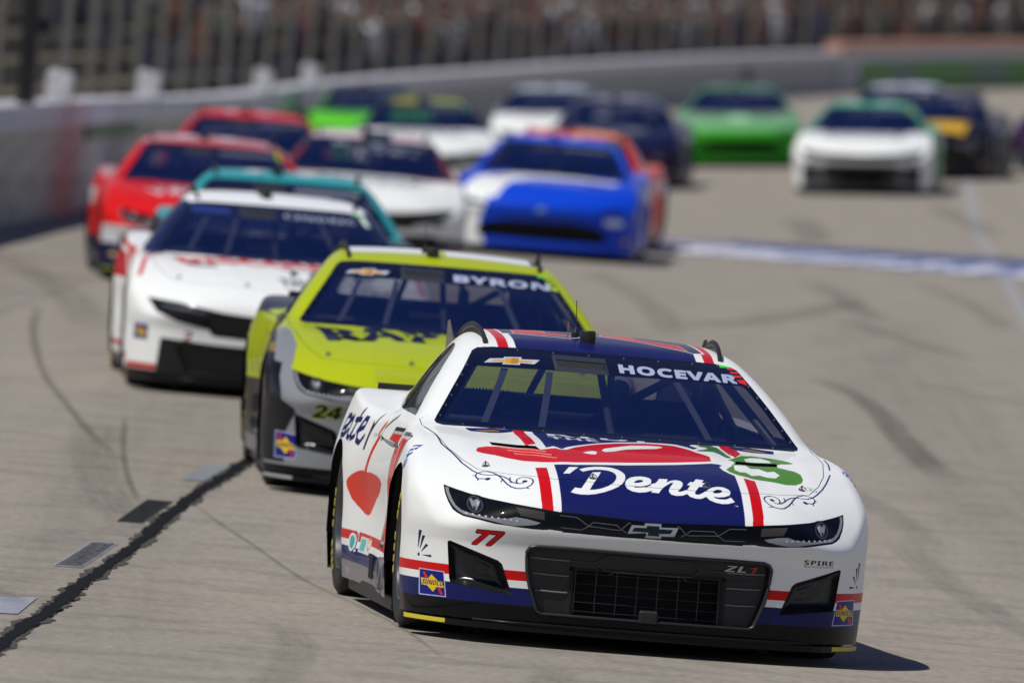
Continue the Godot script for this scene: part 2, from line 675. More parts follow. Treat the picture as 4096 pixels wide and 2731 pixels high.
func fine(o: Array, step := .03) -> Array:
	var r := []
	for i in o.size():
		var a := Vector2(o[i][0], o[i][1])
		var b := Vector2(o[(i + 1) % o.size()][0], o[(i + 1) % o.size()][1])
		var k := maxi(1, ceili(a.distance_to(b) / step))
		for j in k:
			var p := a.lerp(b, float(j) / k)
			r.append([p.x, p.y])
	return r

func front_z(x: float, y: float, from := 1.15) -> float:
	var z := from
	while z > -2.2 and field(x, y, z) > 0.0:
		z -= .02
	var a := z + .02
	var b := z
	for i in 14:
		var m := (a + b) * .5
		if field(x, y, m) > 0.0:
			a = m
		else:
			b = m
	return b

func top_y(x: float, z: float) -> float:
	var a := 1.5
	var b := .3
	for i in 60:
		var y := 1.45 - i * .02
		if field(x, y, z) < 0.0:
			a = y + .02
			b = y
			break
	for i in 14:
		var m := (a + b) * .5
		if field(x, m, z) > 0.0:
			a = m
		else:
			b = m
	return b

func side_x(y: float, z: float) -> float:
	var a := 1.1
	var b := .2
	for i in 20:
		var m := (a + b) * .5
		if field(m, y, z) > 0.0:
			a = m
		else:
			b = m
	return b

func band_top(x: float) -> float:
	if x < .4:
		return .600 + .0425 * x
	if x < .7:
		return .617 + .0933 * (x - .4)
	return .645 + .20 * (x - .7)

func zone_of(p: Vector3, n: Vector3) -> int:
	var x := absf(p.x)
	if p.z > .40 and p.y < band_top(x) and n.z > .22:
		return 0
	if absf(n.x) > .60 and (p.z < .75 or n.z < .22):
		return 2
	return 1

func zone_uv(p: Vector3, zone: int) -> Vector2:
	match zone:
		0:
			return Vector2((p.x + 1.06) / 2.12, (.76 - p.y) / .70)
		1:
			return Vector2((p.x + 1.06) / 2.12, (1.08 - p.z) / 3.63)
		2:
			return Vector2((p.z + 3.95) / 4.95, (1.35 - p.y) / 1.30)
	return Vector2((p.x + .9) / 1.8, (1.30 - p.y) / .45)

# one mesh from triangles of the half shell; "only" forces one print zone
func panel(soup: Array, sides: Array, only := -1, inward := 0.0) -> ArrayMesh:
	var b := [MB.new(), MB.new(), MB.new(), MB.new()]
	for s in sides:
		for t: PackedVector3Array in soup:
			var p := []
			var n := []
			for k in 3:
				var nn := Vector3(t[3 + k].x * s, t[3 + k].y, t[3 + k].z)
				p.append(Vector3(t[k].x * s, t[k].y, t[k].z) - nn * inward)
				n.append(-nn if inward > 0.0 else nn)
			var z := only
			if z < 0:
				z = zone_of((p[0] + p[1] + p[2]) / 3.0, ((n[0] + n[1] + n[2]) / 3.0).normalized())
			b[z].tri(p[0], p[1], p[2], n[0], n[1], n[2], zone_uv(p[0], z), zone_uv(p[1], z), zone_uv(p[2], z))
	var am := ArrayMesh.new()
	var zones := []
	for z in 4:
		if b[z].v.size():
			b[z].put(am)
			zones.append(z)
	am.set_meta("zones", zones)
	return am

# recessed opening: walls that follow the body, and a back
func recess(outline: Array, depth: float, inset: float, hole := PackedVector2Array()) -> ArrayMesh:
	var b := MB.new()
	var o := fine(outline)
	var c := Vector2.ZERO
	for p in o:
		c += Vector2(p[0], p[1]) / o.size()
	var n := o.size()
	var q := []
	var r := []
	var flat := PackedVector2Array()
	for p in o:
		q.append(Vector3(p[0], p[1], front_z(p[0], p[1]) + .001))
		var w := c + (Vector2(p[0], p[1]) - c) * (1.0 - inset)
		flat.append(w)
		r.append(Vector3(w.x, w.y, front_z(w.x, w.y) - depth))
	for i in n:
		var j := (i + 1) % n
		var mid: Vector3 = (q[i] + q[j] + r[i] + r[j]) * .25
		# the wall faces into the opening
		var m: Vector3 = (q[j] - q[i]).cross(r[i] - q[i]).normalized()
		if m.dot(Vector3(c.x, c.y, mid.z) - mid) < 0.0:
			m = -m
		b.tri(q[i], q[j], r[j], m, m, m)
		b.tri(q[i], r[j], r[i], m, m, m)
	var pieces := [flat]
	if hole:
		pieces = Geometry2D.clip_polygons(flat, hole)
	for f: PackedVector2Array in pieces:
		var ix := Geometry2D.triangulate_polygon(f)
		var l := []
		for p in f:
			l.append(Vector3(p.x, p.y, front_z(p.x, p.y) - depth))
		for i in range(0, ix.size(), 3):
			b.tri(l[ix[i]], l[ix[i + 1]], l[ix[i + 2]], Vector3.BACK, Vector3.BACK, Vector3.BACK)
	return b.mesh()

# smooth hollow that turns in from the outline, deepest towards the middle of the car
func bowl(outline: Array, depth: float) -> ArrayMesh:
	var o := fine(outline, .02)
	var c := Vector2.ZERO
	for p in o:
		c += Vector2(p[0], p[1]) / o.size()
	c.x *= .94
	var n := o.size()
	var rings := []
	for k in 7:
		var t := k / 6.0
		var ring := []
		for p in o:
			var w := Vector2(p[0], p[1]).lerp(c, t * .97)
			var d := depth * (1.0 - pow(1.0 - minf(t * 1.5, 1.0), 2.4)) + .02 * t + .012 * sin(t * 5.0 + absf(w.x) * 9.0) * minf(t * 4.0, 1.0)
			ring.append(Vector3(w.x, w.y, front_z(w.x, w.y) + .001 - d))
		rings.append(ring)
	var st := SurfaceTool.new()
	st.begin(Mesh.PRIMITIVE_TRIANGLES)
	st.set_smooth_group(0)
	var turn := 1.0 if outline[0][0] > 0 else -1.0
	for k in 6:
		for i in n:
			var j := (i + 1) % n
			var q := [rings[k][i], rings[k][j], rings[k + 1][j], rings[k][i], rings[k + 1][j], rings[k + 1][i]]
			for f in [0, 3]:
				var nn: Vector3 = (q[f + 1] - q[f]).cross(q[f + 2] - q[f])
				var order := [0, 1, 2] if nn.z < 0.0 else [0, 2, 1]
				for v in order:
					st.add_vertex(q[f + v])
	st.index()
	st.generate_normals()
	return st.commit()

func rim_tube(outline: Array, r: float, out := .002) -> ArrayMesh:
	var b := MB.new()
	var pts := []
	for p in fine(outline, .025):
		pts.append(Vector3(p[0], p[1], front_z(p[0], p[1]) + out))
	b.tube(pts, r, 6, true)
	return b.mesh()

func build_shell() -> void:
	shape_tables()
	var m := mesh_field(.02)
	var pos: PackedVector3Array = m[0]
	var nor: PackedVector3Array = m[1]
	var ix: PackedInt32Array = m[2]
	var soup := []
	for i in range(0, ix.size(), 3):
		soup.append(PackedVector3Array([pos[ix[i]], pos[ix[i + 1]], pos[ix[i + 2]], nor[ix[i]], nor[ix[i + 1]], nor[ix[i + 2]]]))
	var any := func(_p, _n): return true
	# windscreen
	var ws := v2s([[-.1, .890], [.35, .891], [.54, .894], [.79, .890], [.815, .895], [.822, .905], [.725, 1.05], [.622, 1.195], [.606, 1.216], [.58, 1.230], [.51, 1.238], [.42, 1.241], [.25, 1.243], [-.1, 1.245]])
	var r := cut(soup, 0, 1, ws, func(p, n): return p.z > -1.6 and p.z < -.2 and p.y > .86 and n.z > .3)
	soup = r[1]
	var gl := cut(r[0], 0, 1, v2s([[-.1, .910], [.765, .911], [.78, .918], [.69, 1.05], [.622, 1.142], [.60, 1.152], [.3, 1.158], [-.1, 1.155]]), any)
	K.windscreen = panel(gl[0], [1, -1], 3)
	K.windscreen_frame = panel(gl[1], [1, -1], 3)
	# side and rear glass
	r = cut(soup, 2, 1, v2s([[-.79, .914], [-.96, 1.005], [-1.18, 1.12], [-1.36, 1.198], [-1.48, 1.222], [-1.62, 1.232], [-1.85, 1.228], [-2.08, 1.195], [-2.3, 1.13], [-2.46, 1.05], [-2.56, .985], [-2.54, .958], [-2.3, .938], [-1.95, .922]]), func(p, n): return p.x > .45 and n.x > 1.2 and p.y > .88)
	soup = r[1]
	K.side_window = panel(r[0], [1], 2)
	K.side_window_r = panel(r[0], [-1], 2)
	r = cut(soup, 0, 1, v2s([[-.1, .99], [.47, .99], [.50, 1.01], [.44, 1.225], [.42, 1.24], [-.1, 1.25]]), func(p, n): return p.z < -2.35 and n.y > 1.0)
	soup = r[1]
	K.rear_window = panel(r[0], [1, -1], 1)
	# wheel openings
	for wz in [0.0, -2.794]:
		var arc := [[wz - .378, -.1], [wz - .380, .30]]
		for i in 25:
			var a := PI - PI * i / 24.0
			arc.append([wz + .380 * cos(a), .345 + .380 * sin(a)])
		arc.append_array([[wz + .380, .30], [wz + .378, -.1]])
		soup = cut(soup, 2, 1, v2s(arc), func(p, _n): return p.x > .6)[1]
	# bonnet with a real gap round it
	var hd := v2s([[-.1, .797], [.0, .797], [.2, .795], [.42, .76], [.60, .66], [.735, .552], [.79, .42], [.835, .235], [.868, -.05], [.885, -.40], [.88, -.62], [-.1, -.62]])
	var up := func(p, n): return p.z > -.62 and n.y > .9 and p.y > .5 and p.y < .93
	r = cut(soup, 0, 2, Geometry2D.offset_polygon(hd, .0016)[0], up)
	soup = r[1]
	var hood: Array = cut(r[0], 0, 2, Geometry2D.offset_polygon(hd, -.0016)[0], any)[0]
	r = cut(hood, 0, 2, v2s([[.435, .270], [.545, .215], [.635, .165], [.642, .085], [.535, .135], [.445, .185]]), any)
	K.hood = panel(r[1], [1, -1])
	# nose, fenders, doors, quarters, roof, boot lid
	r = cut(soup, 2, 1, v2s([[.385, -1], [.385, 2], [2, 2], [2, -1]]), any)
	fascia_soup = r[0]
	soup = r[1]
	r = cut(soup, 2, 1, v2s([[-.43, .905], [-.62, .906], [-2.0, .91], [-2.75, .955], [-2.75, 2], [-.43, 2]]), any)
	K.roof = panel(r[0], [1, -1])
	K.headliner = panel(r[0], [1, -1], 1, .014)
	soup = r[1]
	r = cut(soup, 2, 1, v2s([[-.62, -1], [-.62, 2], [1, 2], [1, -1]]), any)
	K.fender = panel(r[0], [1])
	K.fender_r = panel(r[0], [-1])
	r = cut(r[1], 2, 1, v2s([[-2.02, -1], [-2.02, 2], [-.6, 2], [-.6, -1]]), any)
	K.door = panel(r[0], [1])
	K.door_r = panel(r[0], [-1])
	r = cut(r[1], 0, 2, v2s([[-.1, -2.6], [.62, -2.6], [.72, -3.5], [.70, -3.75], [-.1, -3.75]]), func(p, n): return n.y > 2.0)
	K.boot_lid = panel(r[0], [1, -1])
	K.quarter = panel(r[1], [1])
	K.quarter_r = panel(r[1], [-1])
	# three noses
	var fr := func(p, n): return p.z > .45 and n.z > .4
	var f1: Array = cut(cut(fascia_soup, 0, 1, v2s(both(GR_CAM)), fr)[1], 0, 1, v2s(DU_CAM), fr)[1]
	K.nose_0 = panel(f1, [1, -1])
	var f2: Array = cut(cut(fascia_soup, 0, 1, v2s(both(GR_MUS)), fr)[1], 0, 1, v2s(both(GR_MUS2)), fr)[1]
	K.nose_1 = panel(f2, [1, -1])
	K.nose_2 = panel(cut(fascia_soup, 0, 1, v2s(both(GR_CMY)), fr)[1], [1, -1])
	fascia_soup = []
	K.grille_0 = recess(both(GR_CAM), .045, .03, v2s([[-.325, .345], [.325, .345], [.312, .05], [-.312, .05]]))
	K.grille_frame_0 = rim_tube(both(GR_CAM), .0085)
	K.duct_0 = bowl(DU_CAM, .085)
	K.duct_0r = bowl(v_mirror(DU_CAM), .085)
	K.grille_1 = recess(both(GR_MUS), .05, .03)
	K.lower_1 = recess(both(GR_MUS2), .06, .03)
	K.grille_2 = recess(both(GR_CMY), .09, .04)

func v_mirror(a: Array) -> Array:
	var o := []
	for p in a:
		o.append([-p[0], p[1]])
	return o

# lettering laid on the body: drawn in the plane of (run, up), then dropped onto the skin
func decal(t: String, org: Vector3, run: Vector3, up: Vector3, w: float, h: float) -> ArrayMesh:
	var tm := TextMesh.new()
	tm.font = bold
	tm.text = t
	tm.font_size = 64
	tm.pixel_size = .01
	tm.depth = 0.0
	tm.curve_step = 2.0
	var arr := tm.get_mesh_arrays()
	var v: PackedVector3Array = arr[Mesh.ARRAY_VERTEX]
	var ix: PackedInt32Array = arr[Mesh.ARRAY_INDEX]
	var lo := v[0]
	var hi := v[0]
	for p in v:
		lo = lo.min(p)
		hi = hi.max(p)
	var l := []
	var n := []
	for p in v:
		var q := org + run * ((p.x - lo.x) / (hi.x - lo.x) * w) + up * ((p.y - lo.y) / (hi.y - lo.y) * h)
		for k in 4:
			var g := grad(q)
			q -= g * ((field(q.x, q.y, q.z) - .002) / maxf(g.length_squared(), .2))
		l.append(q)
		n.append(grad(q).normalized())
	var b := MB.new()
	for i in range(0, ix.size(), 3):
		b.tri(l[ix[i]], l[ix[i + 1]], l[ix[i + 2]], n[ix[i]], n[ix[i + 1]], n[ix[i + 2]])
	return b.mesh()

# ---------------------------------------------------------------- fittings shared by all cars
func build_fittings() -> void:
	var b := MB.new()
	# splitter
	var o := PackedVector2Array()
	var e := PackedVector2Array()
	for i in 41:
		var x := lerpf(-.995, .995, i / 40.0)
		o.append(Vector2(x, nose_z(x, .09) + .038 * (1.0 - sstep(.70, .99, absf(x))) - .012 * sstep(.75, .9, absf(x))))
	for i in range(40, -1, -1):
		var x := lerpf(-.985, .985, i / 40.0)
		o.append(Vector2(x, minf(nose_z(x, .09) - .16, .85)))
	b.plate(o, .066, .092)
	K.splitter = b.mesh()
	b = MB.new()
	var lip := []
	for i in 33:
		var x := lerpf(-.74, .74, i / 32.0)
		lip.append(Vector3(x, .098, nose_z(x, .09) + .034 * (1.0 - sstep(.6, .74, absf(x)))))
	b.tube(lip, .009, 8)
	K.splitter_lip = b.mesh()
	for s in [1, -1]:
		b = MB.new()
		var q := PackedVector2Array()
		for i in 11:
			var x := lerpf(.765, .998, i / 10.0)
			q.append(Vector2(x * s, nose_z(x, .09) + .008))
		for i in range(10, -1, -1):
			var x := lerpf(.765, .998, i / 10.0)
			q.append(Vector2(x * s, nose_z(x, .09) - .06))
		b.plate(q, .072, .090)
		K["splitter_end" if s > 0 else "splitter_end_r"] = b.mesh()
	# underbody
	b = MB.new()
	b.plate(v2s([[-.93, -3.7], [.93, -3.7], [.90, -3.2], [.70, -3.18], [.70, -2.4], [.93, -2.38], [.93, -.42], [.70, -.4], [.70, .4], [.93, .42], [.80, .72], [-.80, .72], [-.93, .42], [-.70, .4], [-.70, -.4], [-.93, -.42], [-.93, -2.38], [-.70, -2.4], [-.70, -3.18], [-.90, -3.2]]), .085, .115)
	K.undertray = b.mesh()
	for s in [1, -1]:
		b = MB.new()
		b.box(Vector3(.945 * s, .085, -1.40), Vector3(.03, .075, 1.95), Basis(), .008)
		K["skirt" if s > 0 else "skirt_r"] = b.mesh()
		for k in [0, 1]:
			b = MB.new()
			b.lathe([[.41, .60], [.41, 1.0]], Vector3(0, .345, 0), Basis(Vector3(s, 0, 0), Vector3(0, 1, 0), Vector3(0, 0, 1)), 28, -1.75, 1.75)
			b.lathe([[.0, .60], [.41, .60]], Vector3(0, .345, 0), Basis(Vector3(s, 0, 0), Vector3(0, 1, 0), Vector3(0, 0, 1)), 28)
			K["well" if s > 0 else "well_r"] = b.mesh()
	# grille furniture of the first nose
	K.slats = []
	for s in [-1, 1]:
		for y in [.385, .318, .245]:
			b = MB.new()
			var xa := .345
			var xb: float = .515 - (.385 - y) * .22
			b.tube([Vector3(xa * s, y, front_z(xa, y) - .040), Vector3((xa + xb) * .5 * s, y, front_z((xa + xb) * .5, y) - .038), Vector3(xb * s, y + .002, front_z(xb, y) - .038)], .0048, 6)
			K.slats.append(b.mesh())
	b = MB.new()
	for l in [[[-.445, .428], [-.40, .395], [-.27, .392], [-.235, .394], [-.18, .425], [.0, .426], [.18, .425], [.235, .394], [.27, .392], [.40, .395], [.445, .428]], [[-.235, .394], [-.19, .362], [0, .360], [.19, .362], [.235, .394]], [[-.40, .395], [-.445, .36]], [[.40, .395], [.445, .36]], [[-.17, .345], [-.15, .358], [.15, .358], [.17, .345]]]:
		var pts := []
		for p in l:
			pts.append(Vector3(p[0], p[1] - .008, front_z(p[0], p[1]) - .042))
		b.tube(pts, .0032, 5)
	K.grille_hex = b.mesh()
	b = MB.new()
	var zh := front_z(0, .25)
	b.box(Vector3(0, .25, zh - .26), Vector3(.70, .24, .02))
	for q in [[Vector3(0, .352, 0), Vector3(.68, .012, .22)], [Vector3(0, .143, 0), Vector3(.68, .012, .22)], [Vector3(.334, .25, 0), Vector3(.012, .22, .22)], [Vector3(-.334, .25, 0), Vector3(.012, .22, .22)]]:
		b.box(q[0] + Vector3(0, 0, zh - .165), q[1])
	K.grille_hole = b.mesh()
	b = MB.new()
	var gz := front_z(0, .25) - .040
	for i in 8:
		var x := lerpf(-.315, .315, i / 7.0)
		b.box(Vector3(x, .255, gz - .17 * x * x), Vector3(.0035, .185, .004))
	for y in [.17, .21, .25, .29, .335]:
		var pts := []
		for i in 9:
			var x := lerpf(-.315, .315, i / 8.0)
			pts.append(Vector3(x, y, gz - .17 * x * x))
		b.tube(pts, .0022, 4)
	for s in [-1, 1]:
		b.box(Vector3(.335 * s, .25, gz - .035), Vector3(.028, .20, .03), Basis(), .006)
	K.grille_mesh = b.mesh()
	b = MB.new()
	b.box(Vector3(.01, .165, front_z(0, .165) - .012), Vector3(.082, .062, .05), Basis(), .008)
	K.tow_box = b.mesh()
	K.badge = []
	for q in [["ZL", .330, .095], ["1", .432, .034]]:
		var tm := TextMesh.new()
		tm.font = bold
		tm.text = q[0]
		tm.font_size = 64
		tm.pixel_size = .01
		tm.depth = .06
		var arr := tm.get_mesh_arrays()
		var v: PackedVector3Array = arr[Mesh.ARRAY_VERTEX]
		var lo := v[0]
		var hi := v[0]
		for p in v:
			lo = lo.min(p)
			hi = hi.max(p)
		b = MB.new()
		var ix: PackedInt32Array = arr[Mesh.ARRAY_INDEX]
		var l := []
		for p in v:
			var y := (p.y - lo.y) / (hi.y - lo.y) * .026
			var x: float = q[1] + (p.x - lo.x) / (hi.x - lo.x) * q[2] + y * .55
			l.append(Vector3(x, .391 + y, front_z(x, .40) - .034 + (p.z - lo.z) * .1))
		for i in range(0, ix.size(), 3):
			var nn: Vector3 = arr[Mesh.ARRAY_NORMAL][ix[i]]
			b.tri(l[ix[i]], l[ix[i + 1]], l[ix[i + 2]], nn, nn, nn)
		K.badge.append(b.mesh())
	# bonnet pins and vents
	K.pins = []
	for p in [[-.698, .522], [-.25, .744], [.25, .744], [.702, .522]]:
		b = MB.new()
		var y := top_y(p[0], p[1])
		var nn := grad(Vector3(p[0], y, p[1])).normalized()
		b.lathe([[0, .004], [.008, .004], [.015, .0015], [.016, 0.0]], Vector3(p[0], y, p[1]), Basis(nn, nn.cross(Vector3.FORWARD).normalized(), nn.cross(nn.cross(Vector3.FORWARD)).normalized()), 14)
		b.tube([Vector3(p[0], y, p[1]), Vector3(p[0], y + .022, p[1])], .0035, 6)
		b.tube([Vector3(p[0] - .012, y + .006, p[1]), Vector3(p[0] - .002, y + .02, p[1] + .004), Vector3(p[0] + .012, y + .012, p[1] + .004), Vector3(p[0] + .018, y + .003, p[1] + .01)], .002, 5)
		K.pins.append(b.mesh())
	for s in [1, -1]:
		b = MB.new()
		var q := PackedVector2Array()
		for p in [[.430, .275], [.545, .22], [.64, .168], [.648, .08], [.535, .13], [.44, .18]]:
			q.append(Vector2(p[0] * s, p[1]))
		b.plate(q, .74, .745)
		K["vent" if s > 0 else "vent_r"] = b.mesh()
	K.louvres = []
	for k in 3:
		b = MB.new()
		var pts := []
		for i in 9:
			var x := lerpf(.41 - k * .018, .60 - k * .022, i / 8.0)
			var z := lerpf(.325, .225, i / 8.0) + k * .062
			pts.append(Vector3(-x, top_y(x, z) - .0005, z))
		b.tube(pts, .0055, 8)
		K.louvres.append(b.mesh())
	# roof
	for s in [1, -1]:
		b = MB.new()
		var pts := []
		for i in 17:
			var t := i / 16.0
			var z := lerpf(-1.28, -2.15, t)
			var x := lerpf(.538, .572, t)
			pts.append(Vector3(x * s, top_y(x, z) + .005 + .032 * pow(sin(PI * minf(t * 1.1, 1.0)), .7), z))
		b.tube(pts, .014, 8, false, Vector3(.8, 1, 1))
		for i in 16:
			var a: Vector3 = pts[i]
			var c: Vector3 = pts[i + 1]
			b.quad(a, c, Vector3(c.x, top_y(absf(c.x), c.z), c.z), Vector3(a.x, top_y(absf(a.x), a.z), a.z), Vector3(0, 1, a.z))
		K["rail" if s > 0 else "rail_r"] = b.mesh()
		b = MB.new()
		var f := [Vector3(.60 * s, top_y(.60, -2.0) - .01, -2.0), Vector3(.585 * s, top_y(.585, -2.5) - .01, -2.5), Vector3(.60 * s, 1.318, -2.34), Vector3(.60 * s, 1.326, -2.26)]
		b.quad(f[0], f[1], f[2], f[3], Vector3(0, 1.2, -2.2))
		var g := []
		for p: Vector3 in f:
			g.append(p - Vector3(.004 * s, 0, 0))
		b.quad(g[0], g[1], g[2], g[3], Vector3(s, 1.2, -2.2))
		for i in 4:
			b.quad(f[i], f[(i + 1) % 4], g[(i + 1) % 4], g[i], (f[0] + f[1] + f[2] + f[3]) * .25)
		K["fin" if s > 0 else "fin_r"] = b.mesh()
	b = MB.new()
	var py := top_y(.06, -1.37)
	b.lathe([[0, .052], [.030, .052], [.036, .046], [.037, .012], [.034, .0], [.034, -.01]], Vector3(-.063, py, -1.37), Basis(Vector3.UP, Vector3.RIGHT, Vector3.BACK), 24)
	K.pod = b.mesh()
	b = MB.new()
	py = top_y(.09, -1.55)
	b.lathe([[0, .05], [.003, .045], [.012, .022], [.020, .018], [.020, -.005]], Vector3(-.098, py, -1.55), Basis(Vector3.UP, Vector3.RIGHT, Vector3.BACK), 14)
	b.tube([Vector3(-.098, py + .04, -1.55), Vector3(-.100, py + .10, -1.553), Vector3(-.104, py + .165, -1.558)], .0022, 5)
	K.antenna = b.mesh()
	b = MB.new()
	py = top_y(.13, -1.6)
	b.tube([Vector3(-.128, py - .004, -1.6), Vector3(-.128, py + .062, -1.6)], .003, 6)
	K.whip = b.mesh()
	# rear wing plate
	b = MB.new()
	b.box(Vector3(0, .950, -3.79), Vector3(1.50, .045, .014), Basis(Vector3.RIGHT, .35), .004)
	K.spoiler = b.mesh()
	b = MB.new()
	b.box(Vector3(0, 1.003, -3.812), Vector3(1.53, .075, .005), Basis(Vector3.RIGHT, .35))
	K.spoiler_blade = b.mesh()
	# windscreen bolts, duct and straps
	b = MB.new()
	for x in [-.55, -.40, -.24, -.08, .08, .24, .40, .52]:
		b.box(Vector3(x, 1.232, front_z(x, 1.232, -.8) + .002), Vector3(.009, .009, .009), Basis(Vector3.RIGHT, .6), .0035)
	for x in [-.70, -.52, -.35, -.17, .0, .17, .35, .52, .70]:
		b.box(Vector3(x, .900, front_z(x, .900, .0) + .002), Vector3(.009, .009, .009), Basis(Vector3.RIGHT, .6), .0035)
	for i in 6:
		for s in [-1, 1]:
			var t := (i + .3) / 6.0
			var x := lerpf(.800, .622, t)
			var y := lerpf(.915, 1.185, t)
			b.box(Vector3(x * s, y, front_z(x, y, -.2) + .002), Vector3(.009, .009, .009), Basis(Vector3.RIGHT, .6), .0035)
	K.bolts = b.mesh()
	b = MB.new()
	var fa := []
	for p in [[-.252, 1.226], [-.008, 1.224], [-.008, 1.156], [-.252, 1.158]]:
		fa.append(Vector3(p[0], p[1], front_z(p[0], p[1], -.6) + .006))
	var fi := []
	for p in [[-.240, 1.207], [-.020, 1.205], [-.030, 1.178], [-.236, 1.180]]:
		fi.append(Vector3(p[0], p[1], front_z(p[0], p[1], -.6) + .018))
	for i in 4:
		b.quad(fa[i], fa[(i + 1) % 4], fi[(i + 1) % 4], fi[i], Vector3(-.13, .9, -1.6))
	K.screen_duct = b.mesh()
	b = MB.new()
	b.quad(fi[0] - Vector3(0, 0, .012), fi[1] - Vector3(0, 0, .012), fi[2] - Vector3(0, 0, .012), fi[3] - Vector3(0, 0, .012), Vector3(-.13, .9, -1.6))  # solid dark plate inside the frame, coloured as the shade of a duct
	K.screen_duct_plate = b.mesh()
	K.straps = []
	for l in [[[-.475, 1.15], [-.60, .915]], [[-.275, 1.15], [-.35, .915]], [[.30, 1.15], [.405, .915]]]:
		b = MB.new()
		for i in 6:
			var pa := Vector2(l[0][0], l[0][1]).lerp(Vector2(l[1][0], l[1][1]), i / 6.0)
			var pb := Vector2(l[0][0], l[0][1]).lerp(Vector2(l[1][0], l[1][1]), (i + 1) / 6.0)
			var za := front_z(pa.x, pa.y, -.2) - .03
			var zb := front_z(pb.x, pb.y, -.2) - .03
			b.quad(Vector3(pa.x - .016, pa.y, za), Vector3(pa.x + .016, pa.y, za), Vector3(pb.x + .016, pb.y, zb), Vector3(pb.x - .016, pb.y, zb), Vector3(pa.x, .5, -2))
		K.straps.append(b.mesh())
	# cockpit
	b = MB.new()
	b.plate(v2s([[-.80, -.60], [-.45, -.42], [0, -.36], [.45, -.42], [.80, -.60], [.80, -.90], [-.80, -.90]]), .83, .862)
	b.box(Vector3(0, .55, -.93), Vector3(1.62, .62, .02))
	b.box(Vector3(.36, .86, -.93), Vector3(.42, .10, .16), Basis(), .03)
	K.dashboard = b.mesh()
	b = MB.new()
	for s in [-1, 1]:
		b.box(Vector3(.815 * s, .52, -1.80), Vector3(.02, .72, 1.75))
	b.box(Vector3(0, .18, -1.80), Vector3(1.62, .02, 1.75))
	b.box(Vector3(0, .55, -2.66), Vector3(1.5, .74, .02))
	b.plate(v2s([[-.60, -2.60], [.60, -2.60], [.52, -3.25], [-.52, -3.25]]), .90, .915)
	K.tub = b.mesh()
	b = MB.new()
	for s in [-1, 1]:
		b.tube([Vector3(.80 * s, .40, -.85), Vector3(.76 * s, .90, -.85), Vector3(.565 * s, 1.17, -1.38), Vector3(.55 * s, 1.20, -2.0), Vector3(.62 * s, .95, -2.70)], .022, 8)
		b.tube([Vector3(.74 * s, .30, -1.95), Vector3(.72 * s, .92, -1.95), Vector3(.55 * s, 1.20, -1.98)], .022, 8)
	b.tube([Vector3(-.565, 1.17, -1.38), Vector3(0, 1.195, -1.36), Vector3(.565, 1.17, -1.38)], .02, 8)
	b.tube([Vector3(-.55, 1.20, -1.98), Vector3(0, 1.235, -1.98), Vector3(.55, 1.20, -1.98)], .02, 8)
	b.tube([Vector3(-.70, .45, -1.96), Vector3(.50, 1.19, -1.97)], .02, 8)
	b.tube([Vector3(-.72, .88, -1.96), Vector3(.72, .88, -1.96)], .02, 8)
	b.tube([Vector3(0, .85, -.62), Vector3(0, 1.17, -1.34)], .018, 8)
	b.tube([Vector3(-.20, .92, -2.62), Vector3(-.14, 1.22, -2.05)], .018, 8)
	b.tube([Vector3(.22, .92, -2.62), Vector3(.14, 1.22, -2.05)], .018, 8)
	K.cage = b.mesh()
	b = MB.new()
	b.box(Vector3(.36, .45, -1.62), Vector3(.44, .14, .46), Basis(), .04)
	b.box(Vector3(.36, .74, -1.84), Vector3(.46, .60, .10), Basis(Vector3.RIGHT, -.18), .04)
	for s in [-1, 1]:
		b.box(Vector3(.36 + .21 * s, 1.02, -1.72), Vector3(.05, .20, .28), Basis(), .02)
		b.box(Vector3(.36 + .23 * s, .70, -1.72), Vector3(.05, .30, .26), Basis(), .02)
	K.seat = b.mesh()
	b = MB.new()
	var ring := []
	for i in 24:
		var t := TAU * i / 24
		ring.append(Vector3(.36 + .17 * cos(t), .86 + .16 * sin(t), -1.12 + .06 * sin(t) * -1.0))
	b.tube(ring, .015, 7, true)
	b.tube([Vector3(.36, .86, -1.12), Vector3(.36, .84, -.95)], .02, 8)
	b.box(Vector3(.36, .86, -1.12), Vector3(.30, .04, .02), Basis(), .008)
	K.steering = b.mesh()
	b = MB.new()
	var hose := []
	for i in 40:
		var t := i / 39.0
		hose.append(Vector3(lerpf(-.72, -.12, t), .95 + .02 * sin(t * 3.0), -2.25))
	for i in 39:
		b.lathe([[.045, 0.0], [.055, .007], [.045, .014]], hose[i], Basis(), 14)
	K.hose = b.mesh()
	# sill furniture
	for s in [1, -1]:
		var bas := Basis(Vector3(s, 0, 0), Vector3.UP, Vector3.BACK)
		b = MB.new()
		var x := side_x(.20, -.78)
		b.lathe([[.075, -.01], [.075, .012], [.066, .016], [.058, .010], [.056, -.02]], Vector3(x * s, .195, -.78), bas, 24)
		b.box(Vector3((x + .004) * s, .19, -.66), Vector3(.01, .11, .035), Basis(), .004)
		K["exhaust" if s > 0 else "exhaust_r"] = b.mesh()
		b = MB.new()
		b.lathe([[0, -.004], [.058, -.004]], Vector3((x + .006) * s, .195, -.78), bas, 20)  # flat dark disc over the pipe, shade of its bore put in colour
		K["exhaust_disc" if s > 0 else "exhaust_disc_r"] = b.mesh()
		K["slot_plates" if s > 0 else "slot_plates_r"] = []
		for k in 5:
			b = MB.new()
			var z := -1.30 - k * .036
			b.box(Vector3((side_x(.20, z) + .002) * s, .20, z), Vector3(.006, .11, .020))  # flat dark plate on the sill, colour standing in for a shaded slot
			K["slot_plates" if s > 0 else "slot_plates_r"].append(b.mesh())
	# wheel: axis along x, outside at +x
	b = MB.new()
